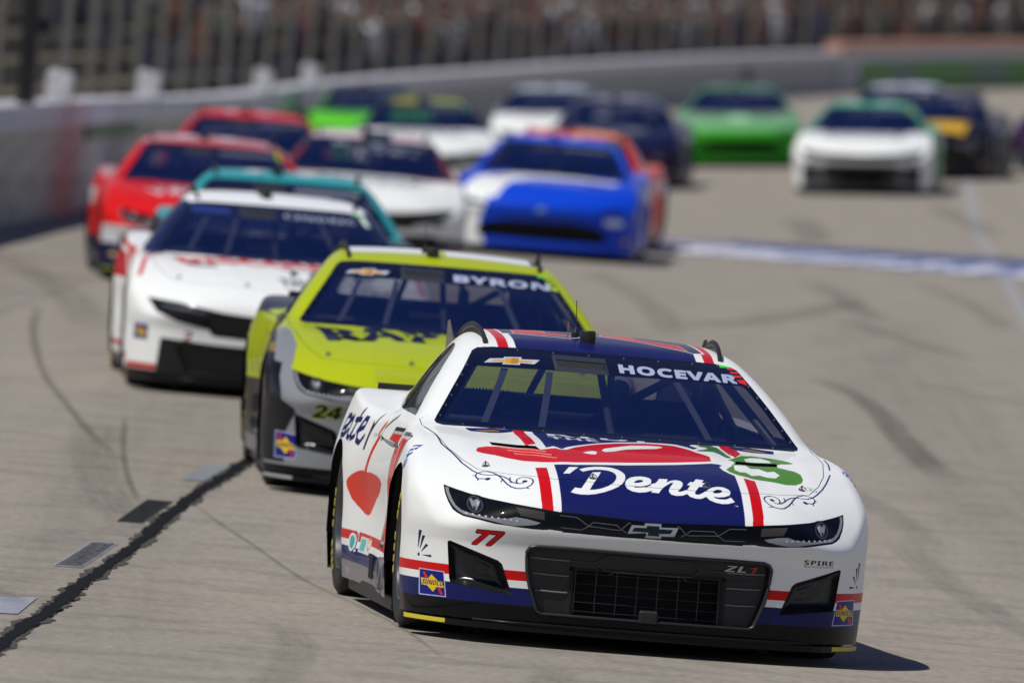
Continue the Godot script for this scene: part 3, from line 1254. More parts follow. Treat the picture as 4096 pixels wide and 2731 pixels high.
	b.lathe([[.235, -.140], [.285, -.155], [.325, -.152], [.344, -.138], [.350, -.11], [.3515, 0], [.350, .11], [.344, .138], [.325, .152], [.285, .155], [.235, .140]], Vector3.ZERO, Basis(), 56)
	K.tyre = b.mesh()
	b = MB.new()
	b.lathe([[.236, .142], [.230, .150], [.224, .146], [.214, .10], [.205, .03], [.20, -.12]], Vector3.ZERO, Basis(), 40)
	b.lathe([[.20, -.10], [.0, -.10]], Vector3.ZERO, Basis(), 24)
	b.lathe([[.075, .03], [.066, .085], [.030, .095], [.028, .115], [.0, .115]], Vector3.ZERO, Basis(), 20)
	for i in 10:
		var a := TAU * i / 10 + (.10 if i % 2 else -.10)
		var d := Vector3(0, cos(a), sin(a))
		var bs := Basis(Vector3.RIGHT, d, Vector3.RIGHT.cross(d))
		b.box(d * .142 + Vector3(.072, 0, 0), Vector3(.028, .165, .030), bs, .007)
	K.rim = b.mesh()
	b = MB.new()
	for h in 2:
		for i in 9:
			if i == 4:
				continue
			var a := PI * h + deg_to_rad(-38 + i * 9.5)
			var d := Vector3(0, cos(a), sin(a))
			b.box(d * .298 + Vector3(.1545, 0, 0), Vector3(.004, .032, .034), Basis(Vector3.RIGHT, d, Vector3.RIGHT.cross(d)), .0015)
	K.letters = b.mesh()

# ---------------------------------------------------------------- one car
var M := {}

func common_materials() -> void:
	M.black = mat(lin(.010, .010, .011), .5)
	M.trim = mat(lin(.018, .018, .020), .35)
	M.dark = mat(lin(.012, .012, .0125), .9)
	M.recess = mat(lin(.010, .0098, .0095), .5)
	M.duct = mat(lin(.014, .014, .015), .24)
	M.steel = mat(lin(.22, .22, .23), .35, .6)
	M.surround = mat(lin(.016, .020, .038), .6)
	M.chrome = mat(lin(.42, .43, .46), .3, .5)
	M.cage = mat(lin(.085, .085, .09), .45)
	M.slat = mat(lin(.17, .17, .175), .35, .2)
	M.hex = mat(lin(.06, .066, .07), .4, .2)
	M.carbon = mat(lin(.008, .008, .009), .3)
	M.carbon.metallic_specular = .25
	M.yellow = mat(lin(.62, .52, .02), .5)
	M.letter = mat(lin(.40, .33, .03), .8)
	M.tyre = mat(lin(.014, .014, .015), .75)
	M.rim = mat(lin(.13, .13, .14), .3, .7)
	M.seat = mat(lin(.03, .03, .035), .7)
	M.strap = mat(lin(.11, .12, .16), .7)
	M.brass = mat(lin(.45, .32, .12), .35, .8)
	M.liner = mat(lin(.010, .010, .012), .8)
	M.red = mat(lin(.45, .015, .01), .5)
	M.lime = mat(lin(.25, .60, .01), .5)
	var g := StandardMaterial3D.new()
	g.transparency = BaseMaterial3D.TRANSPARENCY_ALPHA
	g.albedo_color = lin(.006, .013, .066, .52)
	g.roughness = .03
	M.glass = g
	g = g.duplicate()
	g.albedo_color = lin(.008, .008, .010, .55)
	g.metallic_specular = .22
	M.side_glass = g
	g = g.duplicate()
	g.albedo_color = lin(.02, .02, .022, .35)
	M.rear_glass = g
	g = g.duplicate()
	g.albedo_color = lin(.03, .03, .035, .7)
	M.smoked = g
	g = g.duplicate()
	g.albedo_color = lin(.20, .20, .21, .06)
	M.clear = g
	var e := mat(lin(.02, .30, .02), .4)
	M.green_lamp = e

func zoned(parent: Node, called: String, key: String, mats: Array) -> MeshInstance3D:
	var o := part(parent, called, K[key], null)
	var zs: Array = K[key].get_meta("zones")
	for i in zs.size():
		o.set_surface_override_material(i, mats[zs[i]])
	return o

# mats: [front, top, side, windscreen print]; nose: 0, 1 or 2
func build_car(label: String, mats: Array, nose: int, at_pos: Vector3, yaw: float, detail := 2, tips: Material = null) -> Node3D:
	var c := thing("race_car", label, "race car", "stock cars racing down the concrete straight")
	zoned(c, "hood", "hood", mats)
	var bump := zoned(c, "front_bumper", "nose_%d" % nose, mats)
	if nose == 0:
		part(bump, "lower_grille", K.grille_0, M.recess)
		part(bump, "grille_frame", K.grille_frame_0, M.trim)
		part(bump, "radiator_opening", K.grille_hole, M.dark)
		part(bump, "radiator_mesh", K.grille_mesh, M.trim).set_meta("kind", "stuff")
		part(bump, "side_duct", K.duct_0, M.duct)
		part(bump, "side_duct", K.duct_0r, M.duct)
		if detail > 0:
			for q in K.slats:
				part(bump, "grille_slat", q, M.slat)
			part(bump, "grille_honeycomb", K.grille_hex, M.hex).set_meta("kind", "stuff")
			part(bump, "tow_cover", K.tow_box, M.black)
			part(bump, "badge", K.badge[0], M.chrome)
			part(bump, "badge", K.badge[1], M.red)
	elif nose == 1:
		part(bump, "upper_grille", K.grille_1, M.recess)
		part(bump, "lower_grille", K.lower_1, M.recess)
	else:
		part(bump, "lower_grille", K.grille_2, M.dark)
	zoned(c, "fender", "fender", mats)
	zoned(c, "fender", "fender_r", mats)
	zoned(c, "door", "door", mats)
	zoned(c, "door", "door_r", mats)
	zoned(c, "quarter_panel", "quarter", mats)
	zoned(c, "quarter_panel", "quarter_r", mats)
	zoned(c, "boot_lid", "boot_lid", mats)
	var roof := zoned(c, "roof", "roof", mats)
	part(roof, "headliner", K.headliner, M.liner)
	part(roof, "camera_pod", K.pod, M.trim)
	part(roof, "antenna", K.antenna, M.black)
	part(roof, "roof_rail", K.rail, M.black)
	part(roof, "roof_rail", K.rail_r, M.black)
	part(roof, "roof_fin", K.fin, M.smoked)
	part(roof, "roof_fin", K.fin_r, M.smoked)
	if detail > 1:
		part(roof, "whip_aerial", K.whip, M.brass)
	var ws := part(c, "windshield", K.windscreen, M.glass)
	zoned(ws, "windshield_frame", "windscreen_frame", mats)
	part(ws, "screen_duct", K.screen_duct, M.surround)
	part(ws, "duct_opening", K.screen_duct_plate, M.dark)
	if detail > 0:
		for q in K.straps:
			part(ws, "support_strap", q, M.strap)
		part(ws, "bolts", K.bolts, M.steel).set_meta("kind", "stuff")
	part(c, "side_window", K.side_window, M.side_glass)
	part(c, "side_window", K.side_window_r, M.side_glass)
	part(c, "rear_window", K.rear_window, M.rear_glass)
	part(c, "splitter", K.splitter, M.carbon)
	part(c, "splitter_lip", K.splitter_lip, M.carbon)
	part(c, "splitter_tip", K.splitter_end, tips if tips else M.yellow)
	part(c, "splitter_tip", K.splitter_end_r, tips if tips else M.yellow)
	part(c, "undertray", K.undertray, M.dark)
	part(c, "side_skirt", K.skirt, M.black)
	part(c, "side_skirt", K.skirt_r, M.black)
	part(part(c, "spoiler", K.spoiler, M.black), "clear_blade", K.spoiler_blade, M.clear)
	part(c, "dashboard", K.dashboard, M.liner)
	part(c, "cockpit_tub", K.tub, M.liner)
	part(c, "roll_cage", K.cage, M.cage)
	part(c, "seat", K.seat, M.seat)
	part(c, "steering_wheel", K.steering, M.black)
	if detail > 0:
		var hood := c.get_node("hood")
		part(hood, "vent", K.vent, M.dark)
		part(hood, "vent", K.vent_r, M.dark)
		for q in K.pins:
			part(hood, "hood_pin", q, M.cage)
		part(c, "exhaust", K.exhaust, M.steel)
		part(c, "exhaust", K.exhaust_r, M.steel)
		part(c, "sill_opening", K.exhaust_disc, M.dark)
		part(c, "sill_opening", K.exhaust_disc_r, M.dark)
		for q in K.slot_plates + K.slot_plates_r:
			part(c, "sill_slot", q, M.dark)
		part(c, "cooling_hose", K.hose, M.trim)
	for wz in [0.0, -2.794]:
		for s in [1, -1]:
			var liner := part(c, "wheel_well", K.well if s > 0 else K.well_r, M.dark)
			liner.position.z = wz
			var w := part(c, "wheel", K.rim, M.rim)
			w.position = Vector3(.826 * s, .3515, wz)
			w.rotation = Vector3(randf_range(0, 6), 0 if s > 0 else PI, 0)
			part(w, "tyre", K.tyre, M.tyre)
			part(w, "sidewall_lettering", K.letters, M.letter).set_meta("kind", "stuff")
	c.transform = Transform3D(ground_basis(at_pos.x, at_pos.z) * Basis(Vector3.UP, yaw), Vector3(at_pos.x, ground_y(at_pos.x, at_pos.z), at_pos.z))
	return c
# ---------------------------------------------------------------- liveries: print computed on four canvases per car
var bold: SystemFont
var plain_font: SystemFont

func make_fonts() -> void:
	bold = SystemFont.new()
	bold.font_names = PackedStringArray(["Droid Sans"])
	bold.font_weight = 700
	plain_font = SystemFont.new()
	plain_font.font_names = PackedStringArray(["Droid Sans"])

const WHITE := Color(.905, .91, .905)
const NAVY := Color(.09, .11, .345)
const RED := Color(.78, .055, .065)
const INK := Color(.05, .05, .055)

func canvases(k: float, over: int, base: Color) -> Array:
	return [Canvas.new(-1.06, 1.06, .06, .76, 900 * k, over, base), Canvas.new(-1.06, 1.06, -2.55, 1.08, 560 * k, over, base), Canvas.new(-3.95, 1.0, .05, 1.35, 410 * k, over, base), Canvas.new(-.9, .9, .85, 1.30, 1000 * k, over, Color(.045, .06, .15))]

func to_mats(cv: Array) -> Array:
	var o := []
	for c: Canvas in cv:
		o.append(paint_mat(c.texture()))
	o[3].roughness = .25
	return o

func bar(c: Canvas, y0: float, y1: float, col: Color) -> void:
	c.rect(-9, 9, y0, y1, col)

# head lamps and badge band of the first nose
func lamps_0(f: Canvas, bow := true) -> void:
	var A := ART_FRONT
	var left: Array = A.hlk + A.bandtop + A.bandbot + A.hlbot
	for m in [false, true]:
		f.poly(left, Color(.035, .037, .042), m)
		f.poly(A.led, Color(.50, .51, .54), m)
		f.poly(A.turn, Color(.24, .235, .225), m)
		var s := -1.0 if m else 1.0
		for k in 9:
			f.disc(s * (-.80 + k * .026), .5535 - k * .0015, .005, .004, Color(.70, .71, .74))
		f.disc(s * -.760, .596, .050, .038, Color(.05, .065, .12))
		f.disc(s * -.760, .596, .045, .036, Color(.03, .03, .035))
		f.disc(s * -.763, .594, .032, .034, Color(.30, .31, .33))
		f.disc(s * -.763, .594, .0285, .0305, Color(.10, .115, .17))
		f.poly([[s * -.784, .612], [s * -.775, .618], [s * -.768, .606], [s * -.760, .614], [s * -.750, .617], [s * -.741, .606], [s * -.750, .590], [s * -.757, .570], [s * -.768, .567], [s * -.776, .585]], Color(.50, .50, .52))
		f.poly([[s * -.752, .612], [s * -.743, .604], [s * -.750, .585], [s * -.756, .598]], Color(.66, .67, .69))
		f.disc(s * -.766, .577, .006, .010, Color(.30, .17, .18))
		for i in 4:
			f.line(A["hx%d" % i], .0034, Color(.33, .37, .385), m)
	f.poly(A.hx0.slice(0, 0) + [[-.395, .512], [.395, .512], [.395, .508], [-.395, .508]], Color(.035, .037, .042))
	if bow:
		f.poly(A.bow, Color(.52, .54, .56))
		f.poly(A.bowi, Color(.10, .12, .14))

func fuel_badge(f: Canvas, q: Array, blue := Color(.09, .12, .47)) -> void:
	# square decal with a pierced diamond
	var at_ := func(u: float, v: float) -> Array:
		var a := Vector2(q[0][0], q[0][1]).lerp(Vector2(q[1][0], q[1][1]), u)
		var b := Vector2(q[3][0], q[3][1]).lerp(Vector2(q[2][0], q[2][1]), u)
		var p := a.lerp(b, v)
		return [p.x, p.y]
	f.poly([at_.call(-.02, -.02), at_.call(1.02, -.02), at_.call(1.02, 1.02), at_.call(-.02, 1.02)], Color(.72, .74, .84))
	f.poly([at_.call(.02, .02), at_.call(.98, .02), at_.call(.98, .98), at_.call(.02, .98)], blue)
	f.poly([at_.call(.12, .14), at_.call(.20, .08), at_.call(.36, .34), at_.call(.26, .38)], Color(.82, .16, .10))
	f.poly([at_.call(.70, .70), at_.call(.80, .66), at_.call(.90, .90), at_.call(.80, .96)], Color(.82, .16, .10))
	f.poly([at_.call(.48, .16), at_.call(.80, .47), at_.call(.52, .86), at_.call(.20, .55)], Color(.88, .74, .12))
	f.poly([at_.call(.06, .34), at_.call(.92, .40), at_.call(.95, .66), at_.call(.08, .62)], Color(.88, .74, .12))
	var o: Array = at_.call(.10, .59)
	var e: Array = at_.call(.90, .63)
	f.text("SUNOCO", Vector2(o[0], o[1]), .022, e[0] - o[0], Color(.10, .12, .40), bold, .15)

func screen_print(w: Canvas, driver: String, k := Color(.66, .70, .80), bow := true) -> void:
	if bow:
		w.poly(ART_FRONT.bowgold, Color(.72, .76, .82))
		w.poly(ART_FRONT.bowgoldi, Color(.80, .60, .24))
		w.poly([[-.437, 1.197], [-.403, 1.199], [-.414, 1.174], [-.447, 1.172]], Color(.70, .50, .15))
	if driver:
		w.text(driver, Vector2(.045, 1.172), .033, .545, k, bold, 0.0, -.018)
		w.text(driver, Vector2(.045, 1.172), .033, .545, k, bold, 0.0, -.018, .0022)

func pillars(t: Canvas, c: Color) -> void:
	for m in [false, true]:
		t.poly([[.78, -.40], [1.06, -.40], [1.06, -1.40], [.62, -1.34], [.585, -1.20]], c, m)

func livery_77() -> Array:
	var cv := canvases(1.0, 2, WHITE)
	var f: Canvas = cv[0]
	var t: Canvas = cv[1]
	var d: Canvas = cv[2]
	var w: Canvas = cv[3]
	var A := ART_TOP
	var F := ART_FRONT
	# nose
	f.rect(-.402, .402, .55, .76, NAVY)
	for s in [-1, 1]:
		f.rect(s * .437, s * .486, .56, .76, RED)
	bar(f, .282, .324, RED)
	bar(f, .250, .282, WHITE)
	bar(f, .175, .250, NAVY)
	bar(f, .0, .175, INK)
	lamps_0(f)
	f.text("77", Vector2(-.776, .424), .062, .112, INK, bold, .38, 0.0, .005)
	f.text("77", Vector2(-.776, .424), .062, .112, RED, bold, .38, 0.0, .0018)
	fuel_badge(f, F.sunL)
	fuel_badge(f, F.sunR)
	for m in [false, true]:
		for i in 4:
			var a := Vector2(F["fan%d" % i][0][0], F["fan%d" % i][0][1])
			var b := Vector2(F["fan%d" % i][1][0], F["fan%d" % i][1][1])
			var g := (a - b).normalized().orthogonal() * .0055
			f.poly([a + g, a - g, b - g * .15, b + g * .15], Color(.11, .12, .28), m)
		f.disc(-.968 if not m else .968, .351, .0035, .008, Color(.11, .12, .28))
	f.text("SPIRE", Vector2(.682, .444), .021, .142, Color(.16, .16, .17), bold)
	f.text("MOTORSPORTS", Vector2(.684, .4335), .0065, .140, Color(.20, .20, .21), plain_font)
	# bonnet
	t.rect(-.402, .402, -1.0, 1.08, NAVY)
	for s in [-1, 1]:
		t.rect(s * .439, s * .488, -1.0, 1.08, RED)
	t.poly([[-.402, .62], [-.50, .60], [-.55, .30], [-.47, .15], [-.402, .10]], WHITE)
	t.poly(A.redo, WHITE)
	t.poly(A.grw, WHITE)
	t.poly(A.red, RED)
	t.poly(A.hl1, WHITE)
	t.poly(A.hl2, WHITE)
	t.poly(A.gr1, Color(.22, .44, .20))
	t.poly(A.gr2, Color(.30, .52, .16))
	t.poly(A.grh1, WHITE)
	t.poly(A.grh2, WHITE)
	t.poly(A.redR, RED)
	t.poly([[.44, -.05], [.46, -.10], [.455, -.02]], Color(.78, .30, .10))
	for l in ["apos", "d", "e1", "n", "t", "tb", "e2"]:
		t.poly(A[l], WHITE)
	for l in ["e1h", "e1g", "e2h", "e2g"]:
		t.poly(A[l], NAVY)
	t.text("TM", Vector2(.362, .886), -.010, .016, WHITE, bold)
	t.text("RIDE", Vector2(-.345, -.225), -.155, .50, Color(.80, .81, .83), bold, 0.0, 0.0)
	t.text("THE", Vector2(-.352, -.085), -.11, .22, Color(.80, .81, .83), bold)
	for m in [false, true]:
		t.poly(A.decL, NAVY, m)
		t.disc(.60 if m else -.60, -.365, .055, .022, Color(.55, .42, .12))
	for l in ["sc1", "rc1"]:
		t.line(A[l], .007, Color(.12, .13, .32))
	for l in ["sc2", "sc3", "sc4", "rc2", "rc3", "rc4"]:
		t.line(A[l], .0062, Color(.12, .13, .32))
	for p in A.sdot + A.rdot:
		t.disc(p[0], p[1], .011, .012, Color(.12, .13, .32))
	for l in [A.sth, A.rth]:
		for i in range(0, l.size() - 1, 2):
			t.line([l[i], l[i + 1]], .005, Color(.12, .13, .32))
	for k in 24:
		var a := TAU * k / 24
		t.line([[.748 + .026 * cos(a), .487 + .022 * sin(a)], [.748 + .026 * cos(a + .27), .487 + .022 * sin(a + .27)]], .004, Color(.36, .55, .30))
	t.text("R", Vector2(.740, .497), -.02, .015, Color(.36, .55, .30), bold)
	# roof: stripes and the number, read from behind
	t.rect(-1.06, 1.06, -2.55, -1.05, WHITE)
	t.rect(-.405, .42, -2.55, -1.05, NAVY)
	t.rect(-.484, -.438, -2.55, -1.05, RED)
	t.rect(.458, .506, -2.55, -1.05, RED)
	t.poly([[-.44, -1.575], [-.375, -1.57], [-.262, -1.505], [-.135, -1.452], [-.08, -1.51], [-.02, -1.70], [.027, -1.66], [.215, -1.51], [.428, -1.345], [.478, -1.385], [.46, -1.75], [.46, -2.45], [-.44, -2.45]], WHITE)
	t.poly([[-.43, -1.59], [-.375, -1.582], [-.260, -1.517], [-.137, -1.465], [-.09, -1.52], [-.02, -1.715], [.027, -1.675], [.212, -1.523], [.425, -1.36], [.466, -1.39], [.45, -1.75], [.45, -2.44], [-.43, -2.44]], Color(.10, .13, .24))
	t.poly(A.num1, RED)
	t.poly([[-.37, -1.77], [-.225, -1.86], [-.21, -2.4], [-.37, -2.4]], RED)
	t.poly(A.num2, RED)
	t.poly([[.044, -1.80], [.20, -1.68], [.22, -2.4], [.06, -2.4]], RED)
	for l in [A.num1, A.num2]:
		t.line(l + [l[0]], .006, Color(.70, .70, .74))
	# flank
	d.rect(-3.95, 1.0, .282, .324, RED)
	d.rect(-3.95, 1.0, .250, .282, WHITE)
	d.rect(-3.95, 1.0, .185, .250, NAVY)
	d.rect(-3.95, .38, .05, .185, Color(.50, .49, .50))
	d.rect(.38, 1.0, .175, .250, NAVY)
	d.rect(.38, 1.0, .05, .175, INK)
	var S := ART_SIDE
	d.poly(S.heart + S.heart2, Color(.83, .16, .06))
	d.line([[-2.02, .60], [-1.93, .70], [-1.80, .79], [-1.72, .84]], .045, Color(.80, .14, .07))
	d.line(S.green, .022, Color(.22, .42, .16))
	for q in [[-1.14, .0], [-.56, .0]]:
		var x: float = q[0]
		d.poly([[x - .03, .845], [x + .50, .855], [x + .44, .76], [x + .12, .30], [x - .10, .30], [x + .10, .76], [x - .03, .76]], Color(.12, .12, .13))
		d.poly([[x - .02, .828], [x + .47, .838], [x + .42, .765], [x + .11, .312], [x - .07, .312], [x + .13, .77], [x - .02, .77]], Color(.72, .72, .72))
		d.poly([[x, .815], [x + .45, .823], [x + .40, .77], [x + .095, .325], [x - .04, .325], [x + .16, .782], [x, .782]], Color(.80, .12, .07))
	for l in [S.e, [[-2.66, .835], [-2.76, .74]], [[-2.69, .80], [-2.60, .835], [-2.60, .80], [-2.62, .745], [-2.56, .735], [-2.50, .77]], [[-2.42, .875], [-2.52, .76], [-2.50, .735], [-2.42, .75]], [[-2.53, .825], [-2.40, .83]], [[-2.40, .775], [-2.28, .80], [-2.26, .84], [-2.32, .84], [-2.38, .79], [-2.36, .735], [-2.28, .725], [-2.22, .76]]]:
		d.line(l, .026, NAVY)
	d.line([[-2.14, .74], [-2.09, .80], [-2.02, .87]], .022, Color(.10, .11, .22))
	d.poly([[-2.16, .70], [-2.12, .70], [-2.08, .82], [-2.12, .84]], Color(.13, .13, .20))
	d.disc(-2.17, .272, .085, .043, WHITE)
	d.disc(-2.17, .272, .058, .031, Color(.24, .66, .65))
	d.rect(-2.09, -2.04, .232, .325, WHITE)
	d.rect(-2.08, -2.055, .24, .318, NAVY)
	d.rect(-1.98, -1.60, .236, .31, Color(.86, .88, .88))
	d.rect(-1.96, -1.80, .245, .30, Color(.40, .74, .73))
	d.disc(-1.68, .285, .055, .032, Color(.90, .60, .16))
	d.disc(-1.68, .285, .035, .02, WHITE)
	d.rect(.18, .30, .66, .80, WHITE)
	for l in [[[-.52, .905], [-1.20, 1.225], [-1.36, 1.262], [-1.60, 1.275]]]:
		d.line(l, .008, Color(.12, .13, .32))
	d.text("rspurt", Vector2(-2.30, .12), .035, .10, Color(.74, .73, .74), plain_font)
	# windscreen head
	screen_print(w, "HOCEVAR")
	w.poly(F.grn, Color(.25, .85, .22))
	for i in 4:
		w.poly(F["chev%d" % i], Color(.86, .17, .10))
	return to_mats(cv)

const LIME := Color(.66, .71, .07)
const SILVER := Color(.50, .51, .53)

func livery_24() -> Array:
	var cv := canvases(.6, 2, LIME)
	var f: Canvas = cv[0]
	var t: Canvas = cv[1]
	var d: Canvas = cv[2]
	var w: Canvas = cv[3]
	f.img.fill(SILVER)
	f.poly([[-.90, .70], [-.885, .655], [-.62, .60], [-.40, .585], [.40, .585], [.62, .60], [.885, .655], [.90, .70], [.5, .76], [-.5, .76]], LIME)
	for s in [-1, 1]:
		f.poly([[s * .93, .76], [s * .955, .62], [s * .94, .50], [s * .875, .46], [s * .86, .44], [s * .925, .28], [s * .90, .16], [s * 1.06, .16], [s * 1.06, .76]], Color(.075, .085, .11))
	bar(f, .0, .145, INK)
	lamps_0(f)
	f.text("24", Vector2(-.775, .420), .072, .15, Color(.62, .70, .10), bold, .25, 0.0, .006)
	f.text("24", Vector2(-.775, .420), .072, .15, Color(.10, .11, .09), bold, .25, 0.0, .002)
	fuel_badge(f, [[-.955, .325], [-.845, .315], [-.845, .185], [-.95, .185]])
	fuel_badge(f, [[.845, .315], [.955, .325], [.95, .185], [.845, .185]])
	# bonnet: lime with dark lettering
	t.poly([[-1.06, 1.08], [-.90, .70], [-.86, .30], [-.90, -.2], [-1.06, -.3]], SILVER)
	t.poly([[1.06, 1.08], [.90, .70], [.86, .30], [.90, -.2], [1.06, -.3]], SILVER)
	t.text("RAPTOR", Vector2(-.68, .22), -.56, 1.36, Color(.06, .09, .21), bold, .1)
	t.text("RAPTOR", Vector2(-.68, .22), -.56, 1.36, Color(.06, .09, .21), bold, .1, 0.0, .012)
	for k in 5:
		t.line([[-.55 + k * .25, -.30], [-.46 + k * .25, -.05], [-.52 + k * .26, .20]], .026, LIME)
	t.rect(-1.06, 1.06, -4.0, -2.35, Color(.08, .10, .17))
	# roof
	t.rect(-.52, -.07, -2.4, -1.48, Color(.86, .87, .88))
	t.rect(.02, .50, -2.4, -1.45, Color(.86, .87, .88))
	t.rect(.50, .56, -2.4, -1.45, Color(.10, .13, .25))
	t.rect(-.07, -.03, -2.4, -1.6, Color(.10, .13, .25))
	# flank
	d.img.fill(Color(.075, .08, .10))
	d.rect(-3.95, 1.0, .91, 1.35, LIME)
	d.rect(-3.95, -2.05, .80, .97, Color(.08, .10, .17))
	d.poly([[-2.95, .84], [-2.6, .88], [-1.5, .86], [-.95, .70], [-1.2, .52], [-2.6, .50], [-2.9, .60]], LIME)
	for k in 9:
		d.line([[-2.75 + k * .17, .90 - k * .012], [-2.70 + k * .17, .66], [-2.62 + k * .17, .54]], .022, Color(.22, .25, .09))
	d.rect(-2.4, .3, .08, .19, Color(.45, .45, .47))
	d.text("24", Vector2(-1.75, .30), .14, .28, Color(.60, .60, .63), bold, .2)
	d.disc(-1.6, .36, .10, .05, Color(.62, .20, .16))
	d.rect(-1.75, -1.35, .21, .29, Color(.50, .56, .55))
	d.text("GOODYEAR", Vector2(-.05, .74), .05, .35, Color(.75, .58, .08), bold)
	screen_print(w, "BYRON")
	w.poly(ART_FRONT.grn, Color(.28, .82, .22))
	for i in 4:
		w.poly(ART_FRONT["chev%d" % i], Color(.68, .80, .12))
	return to_mats(cv)

# white car with red and dark lettering on the bonnet
func livery_white_red() -> Array:
	var cv := canvases(.4, 2, WHITE)
	var f: Canvas = cv[0]
	var t: Canvas = cv[1]
	var d: Canvas = cv[2]
	var w: Canvas = cv[3]
	bar(f, .0, .14, Color(.10, .10, .105))
	# swept lamp band and lower mask
	for m in [false, true]:
		f.poly([[-.90, .615], [-.70, .60], [-.40, .555], [0, .53], [0, .375], [-.30, .39], [-.46, .43], [-.70, .475], [-.84, .53]], Color(.10, .105, .115), m)
		f.line([[-.80, .575], [-.64, .557], [-.52, .545]], .012, Color(.34, .36, .38), m)
		f.poly([[-.80, .36], [-.82, .13], [0, .12], [0, .33], [-.45, .34]], Color(.13, .13, .135), m)
		f.rect(-1.06 if not m else .82, -.82 if not m else 1.06, .145, .18, Color(.68, .12, .11))
	f.text("2", Vector2(-.66, .345), .07, .06, Color(.42, .10, .10), bold, .15)
	fuel_badge(f, [[-.97, .44], [-.885, .435], [-.885, .335], [-.97, .335]])
	t.rect(-.86, .86, -.50, 1.08, WHITE)
	t.text("DISCOUNT", Vector2(-.66, .10), -.40, 1.32, Color(.80, .13, .12), bold, .15)
	t.text("DISCOUNT", Vector2(-.66, .10), -.40, 1.32, Color(.80, .13, .12), bold, .15, 0.0, .01)
	t.text("TIRE", Vector2(.0, .42), -.24, .60, Color(.19, .21, .26), bold)
	t.text("THANK YOU", Vector2(-.02, .70), -.20, .72, Color(.16, .17, .20), bold, .1)
	t.rect(-1.06, 1.06, -2.55, -1.08, Color(.90, .91, .92))
	for s in [-1, 1]:
		t.line([[s * .80, -.5], [s * .90, -.1], [s * .95, .35]], .03, Color(.78, .20, .18))
	t.rect(-1.06, -.87, -.9, -.45, Color(.12, .16, .30))
	t.rect(.87, 1.06, -.9, -.45, Color(.12, .16, .30))
	pillars(t, Color(.11, .15, .29))
	d.rect(-3.95, 1.0, .90, 1.35, Color(.11, .15, .29))
	d.rect(-3.95, -1.9, .66, .95, Color(.74, .12, .12))
	d.line([[-3.9, .93], [-2.3, .84], [-1.9, .70]], .03, WHITE)
	d.text("DISCOUNT TIRE", Vector2(-2.0, .42), .12, 1.2, Color(.45, .46, .48), bold)
	d.rect(-3.95, 1.0, .20, .235, Color(.74, .14, .13))
	d.rect(-3.95, 1.0, .05, .15, Color(.16, .15, .15))
	w.rect(-.9, .9, .85, 1.3, Color(.09, .115, .215))
	w.text("CINDRIC", Vector2(.045, 1.172), .031, .50, Color(.62, .65, .72), bold, 0.0, -.018)
	w.rect(-.58, -.32, 1.172, 1.205, Color(.16, .22, .50))
	w.poly(ART_FRONT.grn, Color(.30, .85, .22))
	w.poly([[.56, 1.22], [.60, 1.22], [.64, 1.15], [.60, 1.16]], Color(.80, .88, .82))
	return to_mats(cv)

# blocks of sponsor print and numbers, too blurred in the photograph to read
func busy(cv: Array, k: int, ink: Color, pale: Color) -> void:
	var f: Canvas = cv[0]
	var t: Canvas = cv[1]
	var d: Canvas = cv[2]
	var rng := RandomNumberGenerator.new()
	rng.seed = 500 + k
	var tones := [ink, pale, Color(.78, .62, .12), Color(.62, .12, .12), Color(.14, .20, .48), Color(.80, .80, .82)]
	for m in [-1, 1]:
		f.rect(m * .95, m * .865, .19, .29, Color(.12, .15, .46))
		f.poly([[m * .91, .27], [m * .875, .24], [m * .91, .21], [m * .945, .24]], Color(.84, .70, .12))
		f.rect(m * .80, m * .68, .44, .475, ink)
	for i in 26:
		var z := rng.randf_range(-.75, .30)
		var y := rng.randf_range(.30, .72)
		var w := rng.randf_range(.05, .16)
		d.rect(z, z + w, y, y + rng.randf_range(.025, .06), tones[rng.randi() % tones.size()])
	for q in [-1.75, -1.35]:
		d.poly([[q, .80], [q + .34, .80], [q + .30, .70], [q + .12, .32], [q - .02, .32], [q + .18, .70], [q, .70]], pale)
		d.line([[q, .80], [q + .34, .80], [q + .30, .70], [q + .12, .32]], .02, ink)
	d.rect(-3.4, -2.3, .62, .76, pale)
	d.rect(-3.3, -2.4, .65, .73, ink)
	var x := -.55
	while x < .5:
		var w := rng.randf_range(.06, .15)
		t.rect(x, x + w, .02, .20, ink)
		x += w + .035
	x = -.4
	while x < .4:
		var w := rng.randf_range(.04, .10)
		t.rect(x, x + w, .34, .42, ink)
		x += w + .03
	for q in [-.36, .04]:
		t.poly([[q, -2.2], [q + .30, -2.2], [q + .30, -2.05], [q + .15, -1.5], [q + .02, -1.5], [q + .16, -2.05], [q, -2.05]], pale)

